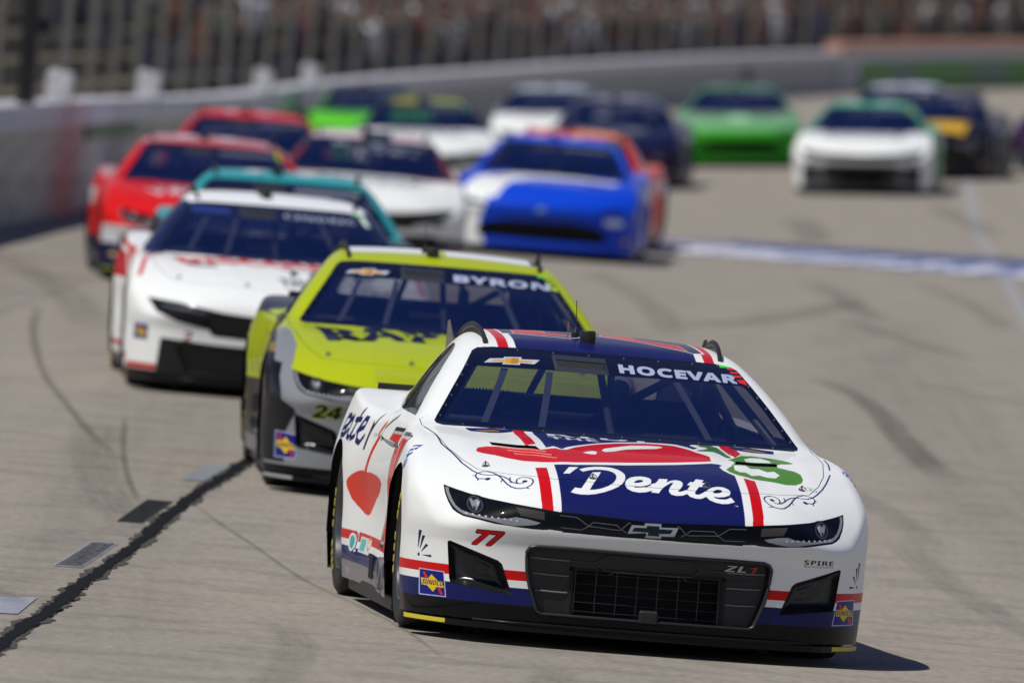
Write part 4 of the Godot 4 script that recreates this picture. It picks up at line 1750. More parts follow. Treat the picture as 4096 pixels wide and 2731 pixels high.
# plainer liveries for the cars out of focus. o: base, hood, nose, low, roof, side, post, screen, extra(cv)
func livery_far(o: Dictionary) -> Array:
	var cv := canvases(.22, 2, o.base)
	var f: Canvas = cv[0]
	var t: Canvas = cv[1]
	var d: Canvas = cv[2]
	var w: Canvas = cv[3]
	f.img.fill(o.get("nose", o.base))
	if o.has("low"):
		bar(f, .0, o.get("low_y", .24), o.low)
		d.rect(-3.95, 1.0, .05, o.get("low_y", .24), o.low)
	if o.has("side"):
		d.rect(-3.95, .45, .05, .90, o.side)
	if o.has("hood"):
		t.rect(-1.06, 1.06, -1.0, 1.08, o.hood)
		f.rect(-1.06, 1.06, .60, .76, o.hood)
	if o.has("roof"):
		t.rect(-1.06, 1.06, -2.55, -1.0, o.roof)
		d.rect(-3.95, -1.25, 1.10, 1.35, o.roof)
	if o.has("post"):
		d.rect(-3.95, -.45, .905, 1.16, o.post)
		d.rect(-1.25, -.45, .905, 1.35, o.post)
		pillars(t, o.post)
	match o.get("kind", 0):
		0:
			lamps_0(f, false)
		1:
			for m in [false, true]:
				f.poly([[-.90, .615], [-.70, .60], [-.40, .555], [0, .53], [0, .375], [-.30, .39], [-.46, .43], [-.70, .475], [-.84, .53]], Color(.09, .095, .10), m)
				f.line([[-.80, .575], [-.64, .557], [-.52, .545]], .016, Color(.40, .42, .44), m)
				f.poly([[-.74, .34], [-.76, .12], [0, .12], [0, .33], [-.45, .34]], Color(.09, .09, .095), m)
		2:
			for m in [false, true]:
				f.poly([[-.90, .60], [-.72, .585], [-.60, .555], [-.72, .535], [-.86, .545]], Color(.16, .17, .19), m)
	w.img.fill(o.get("screen", Color(.075, .085, .17)))
	w.rect(.06, .56, 1.178, 1.203, o.get("name", Color(.40, .42, .48)))
	w.poly(ART_FRONT.grn, Color(.28, .70, .24))
	if o.has("corner"):
		w.poly([[.56, 1.22], [.60, 1.22], [.64, 1.15], [.59, 1.16]], o.corner)
	if o.has("ink"):
		busy(cv, o.base.to_rgba32() % 97, o.ink, o.pale)
	if o.has("extra"):
		o.extra.call(f, t, d, w)
	return to_mats(cv)
# ---------------------------------------------------------------- the field
func build_cars() -> void:
	var lead := build_car("white and navy stock car leading the pack, red chilli print on its hood", livery_77(), 0, Vector3.ZERO, 0.0, 2)
	var louvre := mat(RED, .35)
	for q in K.louvres:
		part(lead.get_node("hood"), "louvre", q, louvre)
	var blue := mat(Color(.16, .33, .74), .4)
	part(lead.get_node("fender"), "tyre_lettering", decal("GOOD", Vector3(.960, .825, .02), Vector3(.22, -.80, .55).normalized(), Vector3(-.30, .35, .88).normalized(), .13, .07), blue)
	part(lead.get_node("fender2"), "tyre_lettering", decal("YEAR", Vector3(-.965, .808, .10), Vector3(-.16, -.95, .25).normalized(), Vector3(.45, .15, .88).normalized(), .13, .06), blue)
	build_car("lime yellow and silver stock car right behind the leading white car", livery_24(), 0, Vector3(.53, 0, -12.42), -.051, 1, mat(lin(.30, .31, .32), .4))
	build_car("white stock car with red hood lettering and navy pillars, third in line", livery_white_red(), 1, Vector3(.82, 0, -25.85), -.042, 1, M.black)
	var w := WHITE
	var dk := Color(.10, .11, .17)
	var teal := Color(.16, .58, .60)
	var list := [
		["teal roofed stock car hidden behind the third white car", {"base": dk, "roof": teal, "post": teal, "hood": dk, "kind": 1, "name": Color(.5, .52, .58)}, 1, Vector3(1.76, 0, -35.46), -.060],
		["red stock car with white nose running next to the wall at left", {"base": Color(.80, .10, .09), "nose": Color(.82, .83, .85), "hood": Color(.82, .10, .08), "low": Color(.12, .14, .26), "low_y": .34, "roof": Color(.72, .50, .52), "corner": Color(.60, .70, .10), "extra": func(f, t, d, _w):
			f.rect(-1.06, 1.06, .50, .76, Color(.82, .10, .08))
			lamps_0(f, false)
			t.text("Valvoline", Vector2(-.60, .42), -.30, 1.2, Color(.88, .80, .82), bold, .2)
			t.rect(-1.06, 1.06, -1.26, -1.0, Color(.74, .12, .12))
			d.rect(-3.95, -.45, .905, 1.35, Color(.72, .12, .11))
			f.rect(-1.06, 1.06, .06, .12, Color(.50, .60, .10))}, 0, Vector3(2.60, 0, -51.51), -.034],
		["red roofed stock car between the red car and the far wall", {"base": Color(.80, .13, .12), "roof": Color(.82, .14, .13), "post": Color(.70, .12, .12), "hood": dk, "kind": 2}, 2, Vector3(5.05, 0, -75.0), -.056],
		["white hooded stock car with pink roof front, behind the lime yellow car", {"base": w, "low": Color(.30, .30, .32), "low_y": .32, "roof": Color(.80, .72, .74), "post": Color(.14, .16, .24), "side": Color(.20, .22, .28), "kind": 1, "extra": func(_f, t, _d, ws):
			t.rect(-1.06, 1.06, -1.0, -.30, Color(.45, .16, .18))
			t.text("AUTO", Vector2(-.5, .35), -.24, 1.0, Color(.62, .65, .68), bold)
			t.rect(-.1, .2, -2.2, -1.0, dk)
			ws.rect(-.4, .1, 1.17, 1.21, Color(.5, .53, .58))}, 1, Vector3(5.32, 0, -64.89), -.102],
		["blue stock car with a white swoosh over its hood and a wide black mouth", {"base": Color(.06, .27, .80), "kind": 2, "roof": Color(.10, .32, .82), "extra": func(f, t, d, _w):
			f.poly([[-1.06, .10], [-.62, .10], [-.70, .34], [-.62, .60], [-.55, .76], [-1.06, .76]], w)
			f.poly([[-1.06, .76], [-1.06, .60], [-.93, .62], [-.86, .76]], Color(.06, .27, .80))
			for m in [false, true]:
				f.poly([[-.90, .60], [-.72, .585], [-.60, .555], [-.72, .535], [-.86, .545]], Color(.10, .13, .30), m)
			f.disc(.78, .44, .11, .045, Color(.78, .82, .92))
			f.rect(-.36, .36, .42, .47, Color(.16, .28, .66))
			f.disc(-.02, .53, .055, .030, Color(.45, .55, .72))
			t.poly([[-.95, .95], [-.52, .90], [-.40, .45], [-.15, .20], [.30, .12], [.70, .10], [.78, .0], [.70, -.18], [-.05, -.28], [-.50, -.20], [-.78, .15], [-.95, .60]], w)
			d.rect(.45, 1.0, .05, .75, w)}, 2, Vector3(8.27, 0, -74.2), -.170],
		["red and orange stock car tucked behind the blue car", {"base": Color(.84, .13, .07), "roof": Color(.80, .26, .10), "low": Color(.55, .14, .05), "kind": 2, "extra": func(f, t, d, _w):
			t.rect(0, .5, -1.7, -1.1, Color(.86, .48, .14))
			d.rect(-2.4, 1.0, .05, .25, Color(.85, .42, .10))
			f.disc(.80, .45, .09, .05, Color(.86, .40, .36))}, 2, Vector3(9.12, 0, -80.4), -.208],
		["dark navy and purple stock car behind the orange one", {"base": Color(.10, .10, .20), "roof": Color(.36, .37, .44), "side": Color(.22, .10, .34), "kind": 2, "hood": Color(.08, .11, .24), "nose": Color(.16, .10, .26)}, 2, Vector3(13.9, 0, -114.4), -.192],
		["white stock car with a silver roof at the rear of the middle row", {"base": w, "roof": Color(.66, .70, .74), "post": dk, "side": Color(.3, .32, .4), "kind": 1}, 1, Vector3(15.1, 0, -132.07), -.117],
		["lime green stock car with dark roof farthest left near the wall", {"base": Color(.42, .80, .16), "roof": Color(.14, .16, .22), "post": Color(.24, .48, .18), "hood": Color(.38, .80, .16), "kind": 0}, 0, Vector3(12.47, 0, -135.05), -.049],
		["white hooded stock car with a yellow striped dark roof", {"base": w, "roof": Color(.17, .20, .20), "post": dk, "side": dk, "kind": 1, "corner": Color(.3, .6, .5), "extra": func(_f, t, _d, _w):
			t.rect(-.45, -.1, -1.8, -1.15, Color(.58, .56, .12))
			t.rect(.1, .55, -1.8, -1.15, Color(.50, .56, .16))}, 1, Vector3(10.44, 0, -107.79), -.106],
		["bright green stock car alone in the far centre right", {"base": Color(.22, .68, .16), "roof": Color(.30, .50, .36), "post": Color(.20, .42, .28), "hood": Color(.42, .62, .44), "nose": Color(.20, .66, .12), "kind": 2, "low": Color(.08, .22, .10), "low_y": .13, "extra": func(_f, t, _d, _w):
			t.rect(-.8, .8, -.6, -.1, Color(.56, .48, .54))
			t.disc(0, .5, .2, .2, Color(.62, .80, .60))}, 2, Vector3(18.29, 0, -133.38), -.133],
		["white stock car with a green roof at the right", {"base": w, "roof": Color(.30, .62, .50), "post": Color(.26, .56, .46), "side": Color(.30, .55, .28), "kind": 0, "low": Color(.34, .34, .36), "low_y": .42, "corner": Color(.65, .7, .2), "extra": func(f, t, _d, _w):
			t.rect(-.6, .6, -.6, -.15, Color(.20, .26, .46))
			f.rect(-1.06, -.86, .10, .5, w)
			f.rect(.86, 1.06, .10, .5, w)}, 0, Vector3(17.42, 0, -112.95), -.197],
		["dark stock car with a white roof, last at the right", {"base": dk, "roof": Color(.70, .72, .78), "post": dk, "kind": 1}, 1, Vector3(21.63, 0, -137.7), -.183],
		["black stock car with a yellow hood patch at the right", {"base": Color(.085, .085, .11), "roof": Color(.20, .20, .26), "kind": 0, "extra": func(_f, t, _d, _w):
			t.rect(-.25, .62, -.25, .75, Color(.82, .64, .10))}, 0, Vector3(19.75, 0, -122.2), -.255],
		["purple stock car cut off by the right edge", {"base": Color(.20, .10, .27), "low": Color(.08, .20, .26), "kind": 2}, 2, Vector3(23.31, 0, -129.58), -.268],
	]
	for e in list:
		if not e[1].has("ink"):
			var light: bool = e[1].get("hood", e[1].base).get_luminance() > .35
			e[1].ink = Color(.16, .17, .20) if light else Color(.62, .63, .66)
			e[1].pale = Color(.16, .17, .20) if e[1].get("side", e[1].base).get_luminance() > .5 else Color(.80, .80, .82)
		build_car(e[0], livery_far(e[1]), e[2], e[3], e[4], 0, M.black)
# ---------------------------------------------------------------- the track and what stands round it
func ground_y(x: float, z: float) -> float:
	var s := -z - 5.0
	var g := .0105 * .5 * (s + sqrt(s * s + 9.0)) - .0105 * .5 * (-5.0 + sqrt(34.0)) + .085 * sstep(-3.0, -13.0, z)
	return g + .08 * sstep(-70.0, -130.0, z) * (clampf(x + .115 * z, -25.0, 45.0) + 2.0)

func ground_basis(x: float, z: float) -> Basis:
	var dx := (ground_y(x + .8, z) - ground_y(x - .8, z)) / 1.6
	var dz := (ground_y(x, z + .2) - ground_y(x, z - 3.0)) / 3.2
	var n := Vector3(-dx, 1, -dz).normalized()
	var r := Vector3.RIGHT - n * n.x
	r = r.normalized()
	return Basis(r, n, r.cross(n))

func on_ground(x: float, z: float, up := 0.0) -> Vector3:
	return Vector3(x, ground_y(x, z) + up, z)

func noise_tex(size: int, freq: float, oct: int, seed_: int, stops: Array, kind := FastNoiseLite.TYPE_SIMPLEX_SMOOTH) -> NoiseTexture2D:
	var n := FastNoiseLite.new()
	n.noise_type = kind
	n.frequency = freq
	n.fractal_octaves = oct
	n.seed = seed_
	var t := NoiseTexture2D.new()
	t.width = size
	t.height = size
	t.seamless = true
	t.noise = n
	if stops:
		var g := Gradient.new()
		g.offsets = PackedFloat32Array(stops.map(func(s): return s[0]))
		g.colors = PackedColorArray(stops.map(func(s): return s[1]))
		t.color_ramp = g
	return t

func build_ground() -> void:
	var xs := []
	for i in 81:
		xs.append(-14.0 + i * .5)
	for x in [30, 34, 40, 50, 65, 90, 140, 220]:
		xs.append(float(x))
	for x in [-18, -24, -34, -60, -120]:
		xs.push_front(float(x))
	var zs := []
	var z := 70.0
	while z > -420.0:
		zs.append(z)
		z -= .5 if z < 12.0 and z > -30.0 else (1.5 if z > -140.0 and z < 12.0 else 6.0)
	zs.append(-700.0)
	var st := SurfaceTool.new()
	st.begin(Mesh.PRIMITIVE_TRIANGLES)
	for zz in zs:
		for x in xs:
			st.set_normal((ground_basis(x, zz)).y)
			st.add_vertex(on_ground(x, zz))
	var w := xs.size()
	for k in zs.size() - 1:
		for i in w - 1:
			var a := k * w + i
			for q in [a, a + w + 1, a + 1, a, a + w, a + w + 1]:
				st.add_index(q)
	var m := StandardMaterial3D.new()
	m.albedo_texture = noise_tex(1024, .045, 6, 3, [[0.0, Color8(128, 122, 113)], [.45, Color8(150, 143, 133)], [.62, Color8(155, 148, 138)], [1.0, Color8(168, 161, 151)]])
	m.uv1_triplanar = true
	m.uv1_world_triplanar = true
	m.uv1_scale = Vector3(.31, .31, .31)
	m.roughness = .9
	m.metallic_specular = .12
	m.detail_enabled = true
	m.detail_blend_mode = BaseMaterial3D.BLEND_MODE_MUL
	m.detail_albedo = noise_tex(1024, .03, 5, 8, [[0.0, Color(.86, .86, .87)], [.5, Color(.97, .97, .97)], [1.0, Color(1, 1, .995)]])
	m.detail_uv_layer = BaseMaterial3D.DETAIL_UV_2
	m.uv2_triplanar = true
	m.uv2_world_triplanar = true
	m.uv2_scale = Vector3(.047, .047, .047)
	m.heightmap_enabled = true
	m.heightmap_texture = noise_tex(512, .25, 4, 5, [])
	m.heightmap_scale = .08
	var o := part(self, "ground", st.commit(), m)
	o.set_meta("kind", "structure")

# ribbon on the ground; s: sheet number above the concrete; widths per point
func ribbon(pts: Array, width, up: float, ragged := 0.0, seed_ := 1) -> ArrayMesh:
	var rng := RandomNumberGenerator.new()
	rng.seed = seed_
	var c := Curve3D.new()
	for p in pts:
		c.add_point(Vector3(p[0], 0, p[1]))
	for i in range(1, pts.size() - 1):
		var d := (c.get_point_position(i + 1) - c.get_point_position(i - 1)) * .16
		c.set_point_in(i, -d)
		c.set_point_out(i, d)
	c.bake_interval = .1
	var n := maxi(12, int(c.get_baked_length() / (.06 if ragged > 0.0 else .25)))
	var b := MB.new()
	var last := []
	var nl := FastNoiseLite.new()
	nl.seed = seed_
	nl.frequency = 1.0
	for i in n + 1:
		var s := c.get_baked_length() * i / n
		var p := c.sample_baked(s, true)
		var q := c.sample_baked(minf(s + .1, c.get_baked_length()), true)
		var r := c.sample_baked(maxf(s - .1, 0.0), true)
		var d := (q - r).normalized()
		var side := Vector3(d.z, 0, -d.x)
		var w: float = width if width is float else lerpf(width[0], width[1], float(i) / n)
		var wa := w * .5 * (1.0 + ragged * (nl.get_noise_2d(s * 1.1, 0) * 1.2 + nl.get_noise_2d(s * 4.0, 9) * .8 + rng.randf_range(-.16, .16)))
		var wb := w * .5 * (1.0 + ragged * (nl.get_noise_2d(s * 1.1, 40) * 1.2 + nl.get_noise_2d(s * 4.0, 60) * .8 + rng.randf_range(-.16, .16)))
		var a := p + side * wa
		var e := p - side * wb
		var row := [on_ground(a.x, a.z, up), on_ground(e.x, e.z, up), float(i) / n, s]
		if last:
			var nn := ground_basis(p.x, p.z).y
			b.tri(last[0], last[1], row[1], nn, nn, nn, Vector2(last[2], 0), Vector2(last[2], 1), Vector2(row[2], 1))
			b.tri(last[0], row[1], row[0], nn, nn, nn, Vector2(last[2], 0), Vector2(row[2], 1), Vector2(row[2], 0))
		last = row
	return b.mesh()

var skids := {}

func skid_shared(dark: float, most: float) -> StandardMaterial3D:
	var k := "%d%d" % [roundi(dark * 12.0), roundi(most * 5.0)]
	if not skids.has(k):
		skids[k] = skid_mat(dark, most, 60 + skids.size())
	return skids[k]

# rubber laid down by tyres: streaks that thin out to the edges of the mark
func skid_mat(dark: float, most: float, seed_: int) -> StandardMaterial3D:
	var im := Image.create(256, 64, false, Image.FORMAT_RGBA8)
	var nz := FastNoiseLite.new()
	nz.seed = seed_
	nz.frequency = .05
	for y in 64:
		for x in 256:
			var u := x / 255.0
			var v := y / 63.0
			var e := sstep(0.0, .30, v) * sstep(1.0, .70, v) * sstep(0.0, .18, u) * sstep(1.0, .82, u)
			var k := .65 + .55 * nz.get_noise_2d(x * .35, y * 3.2) + .25 * nz.get_noise_2d(x * 2.0, y * 9.0)
			im.set_pixel(x, y, Color(dark, dark * .985, dark * .97, clampf(e * k * most * .42, 0.0, 1.0)))
	var m := StandardMaterial3D.new()
	m.albedo_texture = ImageTexture.create_from_image(im)
	m.texture_repeat = false
	m.transparency = BaseMaterial3D.TRANSPARENCY_ALPHA
	m.roughness = .9
	m.metallic_specular = .1
	return m

func build_markings() -> void:
	var o: MeshInstance3D
	# tarred joint
	var tar := mat(lin(.014, .0145, .017), .9)
	tar.metallic_specular = .12
	tar.albedo_texture = noise_tex(256, .05, 4, 21, [[0.0, Color(.75, .75, .78)], [1.0, Color(1.35, 1.3, 1.3)]])
	tar.uv1_triplanar = true
	tar.uv1_world_triplanar = true
	tar.uv1_scale = Vector3(2, 2, 2)
	var path := [[-3.58, 8.4], [-3.30, 6.36], [-3.02, 4.23], [-2.83, 2.75], [-2.58, .97], [-2.28, -1.46], [-2.03, -3.28], [-1.80, -4.96], [-1.57, -6.50], [-1.38, -7.96], [-1.14, -9.53], [-.85, -11.45], [-.59, -13.10], [-.42, -14.28], [-.18, -15.81], [.3, -19.0], [1.2, -26.0]]
	var worn := mat(lin(.085, .082, .078), .9)
	worn.metallic_specular = .1
	worn.albedo_texture = noise_tex(256, .06, 4, 27, [[0.0, Color(.7, .7, .7)], [1.0, Color(1.5, 1.5, 1.5)]])
	worn.uv1_triplanar = true
	worn.uv1_world_triplanar = true
	worn.uv1_scale = Vector3(2, 2, 2)
	o = part(self, "tarred_joint_edge", ribbon(path, .10, .004, .7, 5), worn)
	o.set_meta("kind", "structure")
	o = part(self, "tarred_joint", ribbon(path, .066, .008, .6, 3), tar)
	o.set_meta("kind", "structure")
	# painted blocks beside the joint: scuffed white, dark, dark, pale
	var quads := [[[-2.73, .02], [-2.56, -.11], [-2.76, 1.52], [-2.93, 1.62]], [[-1.88, -5.92], [-1.745, -5.94], [-2.115, -3.46], [-2.25, -3.45]], [[-1.29, -9.88], [-1.15, -9.89], [-1.48, -7.78], [-1.615, -7.77]], [[-.61, -14.29], [-.45, -14.40], [-.79, -12.20], [-.93, -12.10]]]
	var tones := [[Color8(122, 127, 138), Color8(190, 193, 200)], [Color8(38, 39, 41), Color8(168, 170, 176)], [Color8(24, 26, 27), Color8(74, 76, 78)], [Color8(116, 120, 128), Color8(156, 160, 166)]]
	var labels := ["scuffed white block painted left of the joint at the frame's lower left", "dark block with worn white edges painted beside the tarred joint", "darkest block painted beside the tarred joint", "pale grey block painted beside the joint, nearest the lime car"]
	for i in 4:
		var q: Array = quads[i]
		var im := Image.create(64, 256, false, Image.FORMAT_RGB8)
		var nz := FastNoiseLite.new()
		nz.seed = 31 + i
		nz.frequency = .09
		for y in 256:
			for x in 64:
				var edge := mini(mini(x, 63 - x) * 2, mini(y, 255 - y))
				var k := .5 + .5 * nz.get_noise_2d(x * .5, y * 2.2) + .35 * nz.get_noise_2d(x * 3.0, y * 3.0)
				if (i == 1 or i == 2) and edge < 6 and (i == 1 or x > 56 or y > 250):
					k += .75
				if i == 1 and y % 26 < 9 and x > 12 and x < 52:
					k -= .15
				im.set_pixel(x, y, tones[i][0].lerp(tones[i][1], clampf(k - .12, 0.0, 1.0)))
		var m := mat(Color.WHITE, .9)
		m.metallic_specular = .1
		m.albedo_texture = ImageTexture.create_from_image(im)
		var b := MB.new()
		var steps := 8
		for k in steps:
			var l0 := Vector2(q[0][0], q[0][1]).lerp(Vector2(q[3][0], q[3][1]), k / float(steps))
			var l1 := Vector2(q[0][0], q[0][1]).lerp(Vector2(q[3][0], q[3][1]), (k + 1) / float(steps))
			var r0 := Vector2(q[1][0], q[1][1]).lerp(Vector2(q[2][0], q[2][1]), k / float(steps))
			var r1 := Vector2(q[1][0], q[1][1]).lerp(Vector2(q[2][0], q[2][1]), (k + 1) / float(steps))
			var u := Vector3.UP
			b.tri(on_ground(l0.x, l0.y, .004), on_ground(r0.x, r0.y, .004), on_ground(r1.x, r1.y, .004), u, u, u, Vector2(0, k / 8.0), Vector2(1, k / 8.0), Vector2(1, (k + 1) / 8.0))
			b.tri(on_ground(l0.x, l0.y, .004), on_ground(r1.x, r1.y, .004), on_ground(l1.x, l1.y, .004), u, u, u, Vector2(0, k / 8.0), Vector2(1, (k + 1) / 8.0), Vector2(0, (k + 1) / 8.0))
		o = part(self, "painted_block", b.mesh(), m)
		tag(o, labels[i], "road marking", "painted blocks along the joint")
	# white edge line and the finish line
	var line := mat(lin(.42, .42, .43), .9)
	line.metallic_specular = .1
	line.albedo_texture = noise_tex(256, .04, 4, 41, [[0.0, Color(.72, .72, .74)], [1.0, Color(1, 1, 1)]])
	line.uv1_triplanar = true
	line.uv1_world_triplanar = true
	o = part(self, "lane_line", ribbon([[5.2, -18.0], [9.42, -46.26], [12.13, -64.72], [14.40, -80.36], [15.50, -88.40], [16.66, -97.14], [19.46, -116.23], [24.6, -150.0]], .13, .004), line)
	o.set_meta("kind", "structure")
	var im := Image.create(512, 64, false, Image.FORMAT_RGB8)
	var nz := FastNoiseLite.new()
	nz.frequency = .03
	for y in 64:
		for x in 512:
			var k := nz.get_noise_2d(x * 2.0, y * 5.0)
			var c := Color8(205, 207, 218)
			if y < 26:
				c = Color8(118, 82, 86) if x < 150 else (Color8(72, 84, 122) if x > 250 else Color8(128, 124, 138))
			elif ((x / 8) + (y / 10)) % 2 == 0:
				c = Color8(160, 165, 185) if x < 260 else Color8(96, 108, 146)
			im.set_pixel(x, y, c.lightened(clampf(k * .3, 0, 1)).darkened(clampf(-k * .3, 0, 1)))
	var fm := mat(Color.WHITE, .9)
	fm.metallic_specular = .1
	fm.albedo_texture = ImageTexture.create_from_image(im)
	fm.texture_repeat = false
	o = part(self, "finish_line", ribbon([[2.0, -84.2], [6.0, -84.1], [11.2, -84.0], [13.8, -83.8], [16.0, -83.9], [22.0, -84.2]], 7.0, .012), fm)
	o.set_meta("kind", "structure")
	# tyre marks
	var sk := [
		[[[6.40, -40.0], [6.26, -37.28], [6.15, -35.27], [5.80, -31.56], [5.36, -27.78], [5.03, -24.68], [4.76, -22.12], [4.55, -19.5]], [.22, .34], .14, .80],
		[[[6.2, -49.5], [6.68, -50.47], [7.74, -53.56], [9.03, -58.61], [9.92, -62.49], [10.6, -66.0]], [.5, .45], .17, .55],
		[[[10.95, -72.5], [10.81, -70.94], [10.49, -66.34], [10.03, -62.22], [9.83, -59.82], [9.6, -57.5]], [.4, .5], .16, .6],
		[[[9.3, -58.0], [9.12, -55.53], [8.99, -51.78], [8.93, -49.19], [9.04, -46.82]], [.35, .3], .17, .5],
		[[[.45, -43.0], [.31, -40.88], [-.11, -35.42], [-.61, -27.33], [-.87, -21.53], [-1.07, -16.04], [-1.10, -12.8]], [.10, .07], .15, .75],
		[[[-.55, -21.0], [-.61, -20.15], [-.95, -15.89], [-1.19, -12.61], [-1.32, -10.37], [-1.39, -8.6]], [.05, .05], .13, .7],
		[[[-.78, -19.6], [-1.20, -15.0], [-1.42, -11.6], [-1.52, -9.0], [-1.62, -6.4]], [.42, .34], .27, .38],
		[[[-1.06, -10.5], [-1.05, -8.34], [-1.02, -6.4], [-1.02, -3.74], [-.98, -1.6], [-.98, .63], [-1.08, 3.2]], [.035, .03], .14, .75],
		[[[3.0, -12.0], [2.7, -8.0], [2.5, -4.0], [2.35, -.5]], [.30, .26], .26, .35],
		[[[-2.2, 6.8], [-1.9, 4.6], [-1.65, 2.5], [-1.55, .2]], [.28, .22], .26, .42],
		[[[-1.2, 7.5], [-.9, 5.0], [-.55, 2.6]], [.30, .24], .27, .38],
		[[[.4, 6.0], [.55, 4.2], [.75, 2.0]], [.22, .3], .27, .35],
		[[[7.0, -40.0], [7.6, -36.0], [7.9, -31.0]], [.35, .3], .20, .42],
		[[[4.0, -36.0], [4.4, -31.0], [4.5, -26.0]], [.40, .35], .24, .35],
		[[[.6, -66.0], [1.0, -56.0], [.9, -46.0], [.4, -36.0]], [.5, .5], .2, .4],
		[[[8.2, -70.0], [7.7, -62.0], [7.0, -54.0], [6.1, -46.0]], [.45, .4], .2, .45],
		[[[12.6, -76.0], [12.2, -70.0], [11.5, -63.0], [10.7, -57.0]], [.4, .4], .2, .45],
		[[[14.6, -100.0], [14.0, -94.0], [13.2, -88.0]], [.7, .6], .18, .5],
		[[[17.6, -108.0], [17.0, -100.0], [16.6, -95.0]], [.5, .5], .14, .6],
		[[[-2.9, -3.2], [-2.75, -1.0], [-2.7, 1.0]], [.2, .16], .2, .4],
		[[[3.4, -26.0], [3.6, -20.0], [3.4, -15.0], [3.0, -10.0]], [.25, .28], .25, .35],
	]
	# rubbered-in groove: broad, faint
	sk.append_array([[[[-.6, 9.0], [-.2, 0.0], [1.2, -12.0], [3.4, -30.0], [6.4, -55.0]], [1.5, 1.7], .24, .20], [[[2.6, 6.0], [3.4, -6.0], [5.0, -22.0], [7.5, -42.0], [10.4, -64.0]], [1.4, 1.6], .24, .20], [[[-2.9, 9.0], [-2.4, 0.0], [-1.0, -14.0], [1.0, -32.0]], [1.2, 1.4], .25, .18]])
	for i in sk.size():
		o = part(self, "tyre_mark", ribbon(sk[i][0], sk[i][1], .0045 + .0006 * i, 0.0, i), skid_shared(sk[i][2], sk[i][3]))
		o.set_meta("kind", "structure")
	# a shred of rubber in the foreground
	var b := MB.new()
	b.tube([on_ground(1.62, 1.55, .012), on_ground(1.64, 1.56, .028), on_ground(1.665, 1.555, .030), on_ground(1.69, 1.57, .014)], .008, 6)
	o = part(self, "rubber_shred", b.mesh(), mat(lin(.42, .42, .43), .6))
	tag(o, "small pale shred lying on the concrete at the white car's shadow", "debris")

const WALL := [[-2.6, -36.0], [-1.2, -46.0], [.07, -55.65], [1.85, -68.23], [3.45, -79.21], [6.68, -104.22], [9.7, -126.0], [12.93, -147.8], [16.8, -170.5], [20.95, -192.03], [25.2, -214.5], [29.74, -235.75], [35.3, -261.0], [41.17, -283.0], [47.4, -301.0], [54.4, -315.5], [64.0, -329.0], [78.0, -343.0], [98.0, -356.0]]

func wall_curve() -> Curve3D:
	var c := Curve3D.new()
	for p in WALL:
		c.add_point(Vector3(p[0], 0, p[1]))
	for i in range(1, WALL.size() - 1):
		var d := (c.get_point_position(i + 1) - c.get_point_position(i - 1)) * .16
		c.set_point_in(i, -d)
		c.set_point_out(i, d)
	c.bake_interval = .5
	return c

# block along the wall curve between two lengths; back: metres behind the track face
func along(c: Curve3D, s0: float, s1: float, back0: float, back1: float, y0: float, y1: float, b: MB, step := 3.0) -> void:
	var n := maxi(1, ceili((s1 - s0) / step))
	var prev := []
	for i in n + 1:
		var s := lerpf(s0, s1, float(i) / n)
		var p := c.sample_baked(s, true)
		var d := (c.sample_baked(minf(s + .5, c.get_baked_length()), true) - c.sample_baked(maxf(s - .5, 0), true)).normalized()
		var out := Vector3(d.z, 0, -d.x)   # away from the track (to the left of the run away from the camera)
		var g := ground_y(p.x, p.z)
		var q := [p + out * back0 + Vector3(0, g + y0, 0), p + out * back1 + Vector3(0, g + y0, 0), p + out * back1 + Vector3(0, g + y1, 0), p + out * back0 + Vector3(0, g + y1, 0)]
		if prev:
			var mid: Vector3 = (q[0] + q[1] + q[2] + q[3] + prev[0] + prev[1] + prev[2] + prev[3]) / 8.0
			for k in 4:
				b.quad(prev[k], prev[(k + 1) % 4], q[(k + 1) % 4], q[k], mid)
		if i == 0 or i == n:
			b.quad(q[0], q[1], q[2], q[3], p + out * (back0 + back1) * .5 + Vector3(0, g + (y0 + y1) * .5, 0) + d * (1 if i == 0 else -1))
		prev = q

func frame_at(c: Curve3D, s: float, back: float, up: float) -> Transform3D:
	var p := c.sample_baked(s, true)
	var d := (c.sample_baked(minf(s + .5, c.get_baked_length()), true) - c.sample_baked(maxf(s - .5, 0), true)).normalized()
	var out := Vector3(d.z, 0, -d.x)
	return Transform3D(Basis(out, Vector3.UP, out.cross(Vector3.UP)), p + out * back + Vector3(0, ground_y(p.x, p.z) + up, 0))

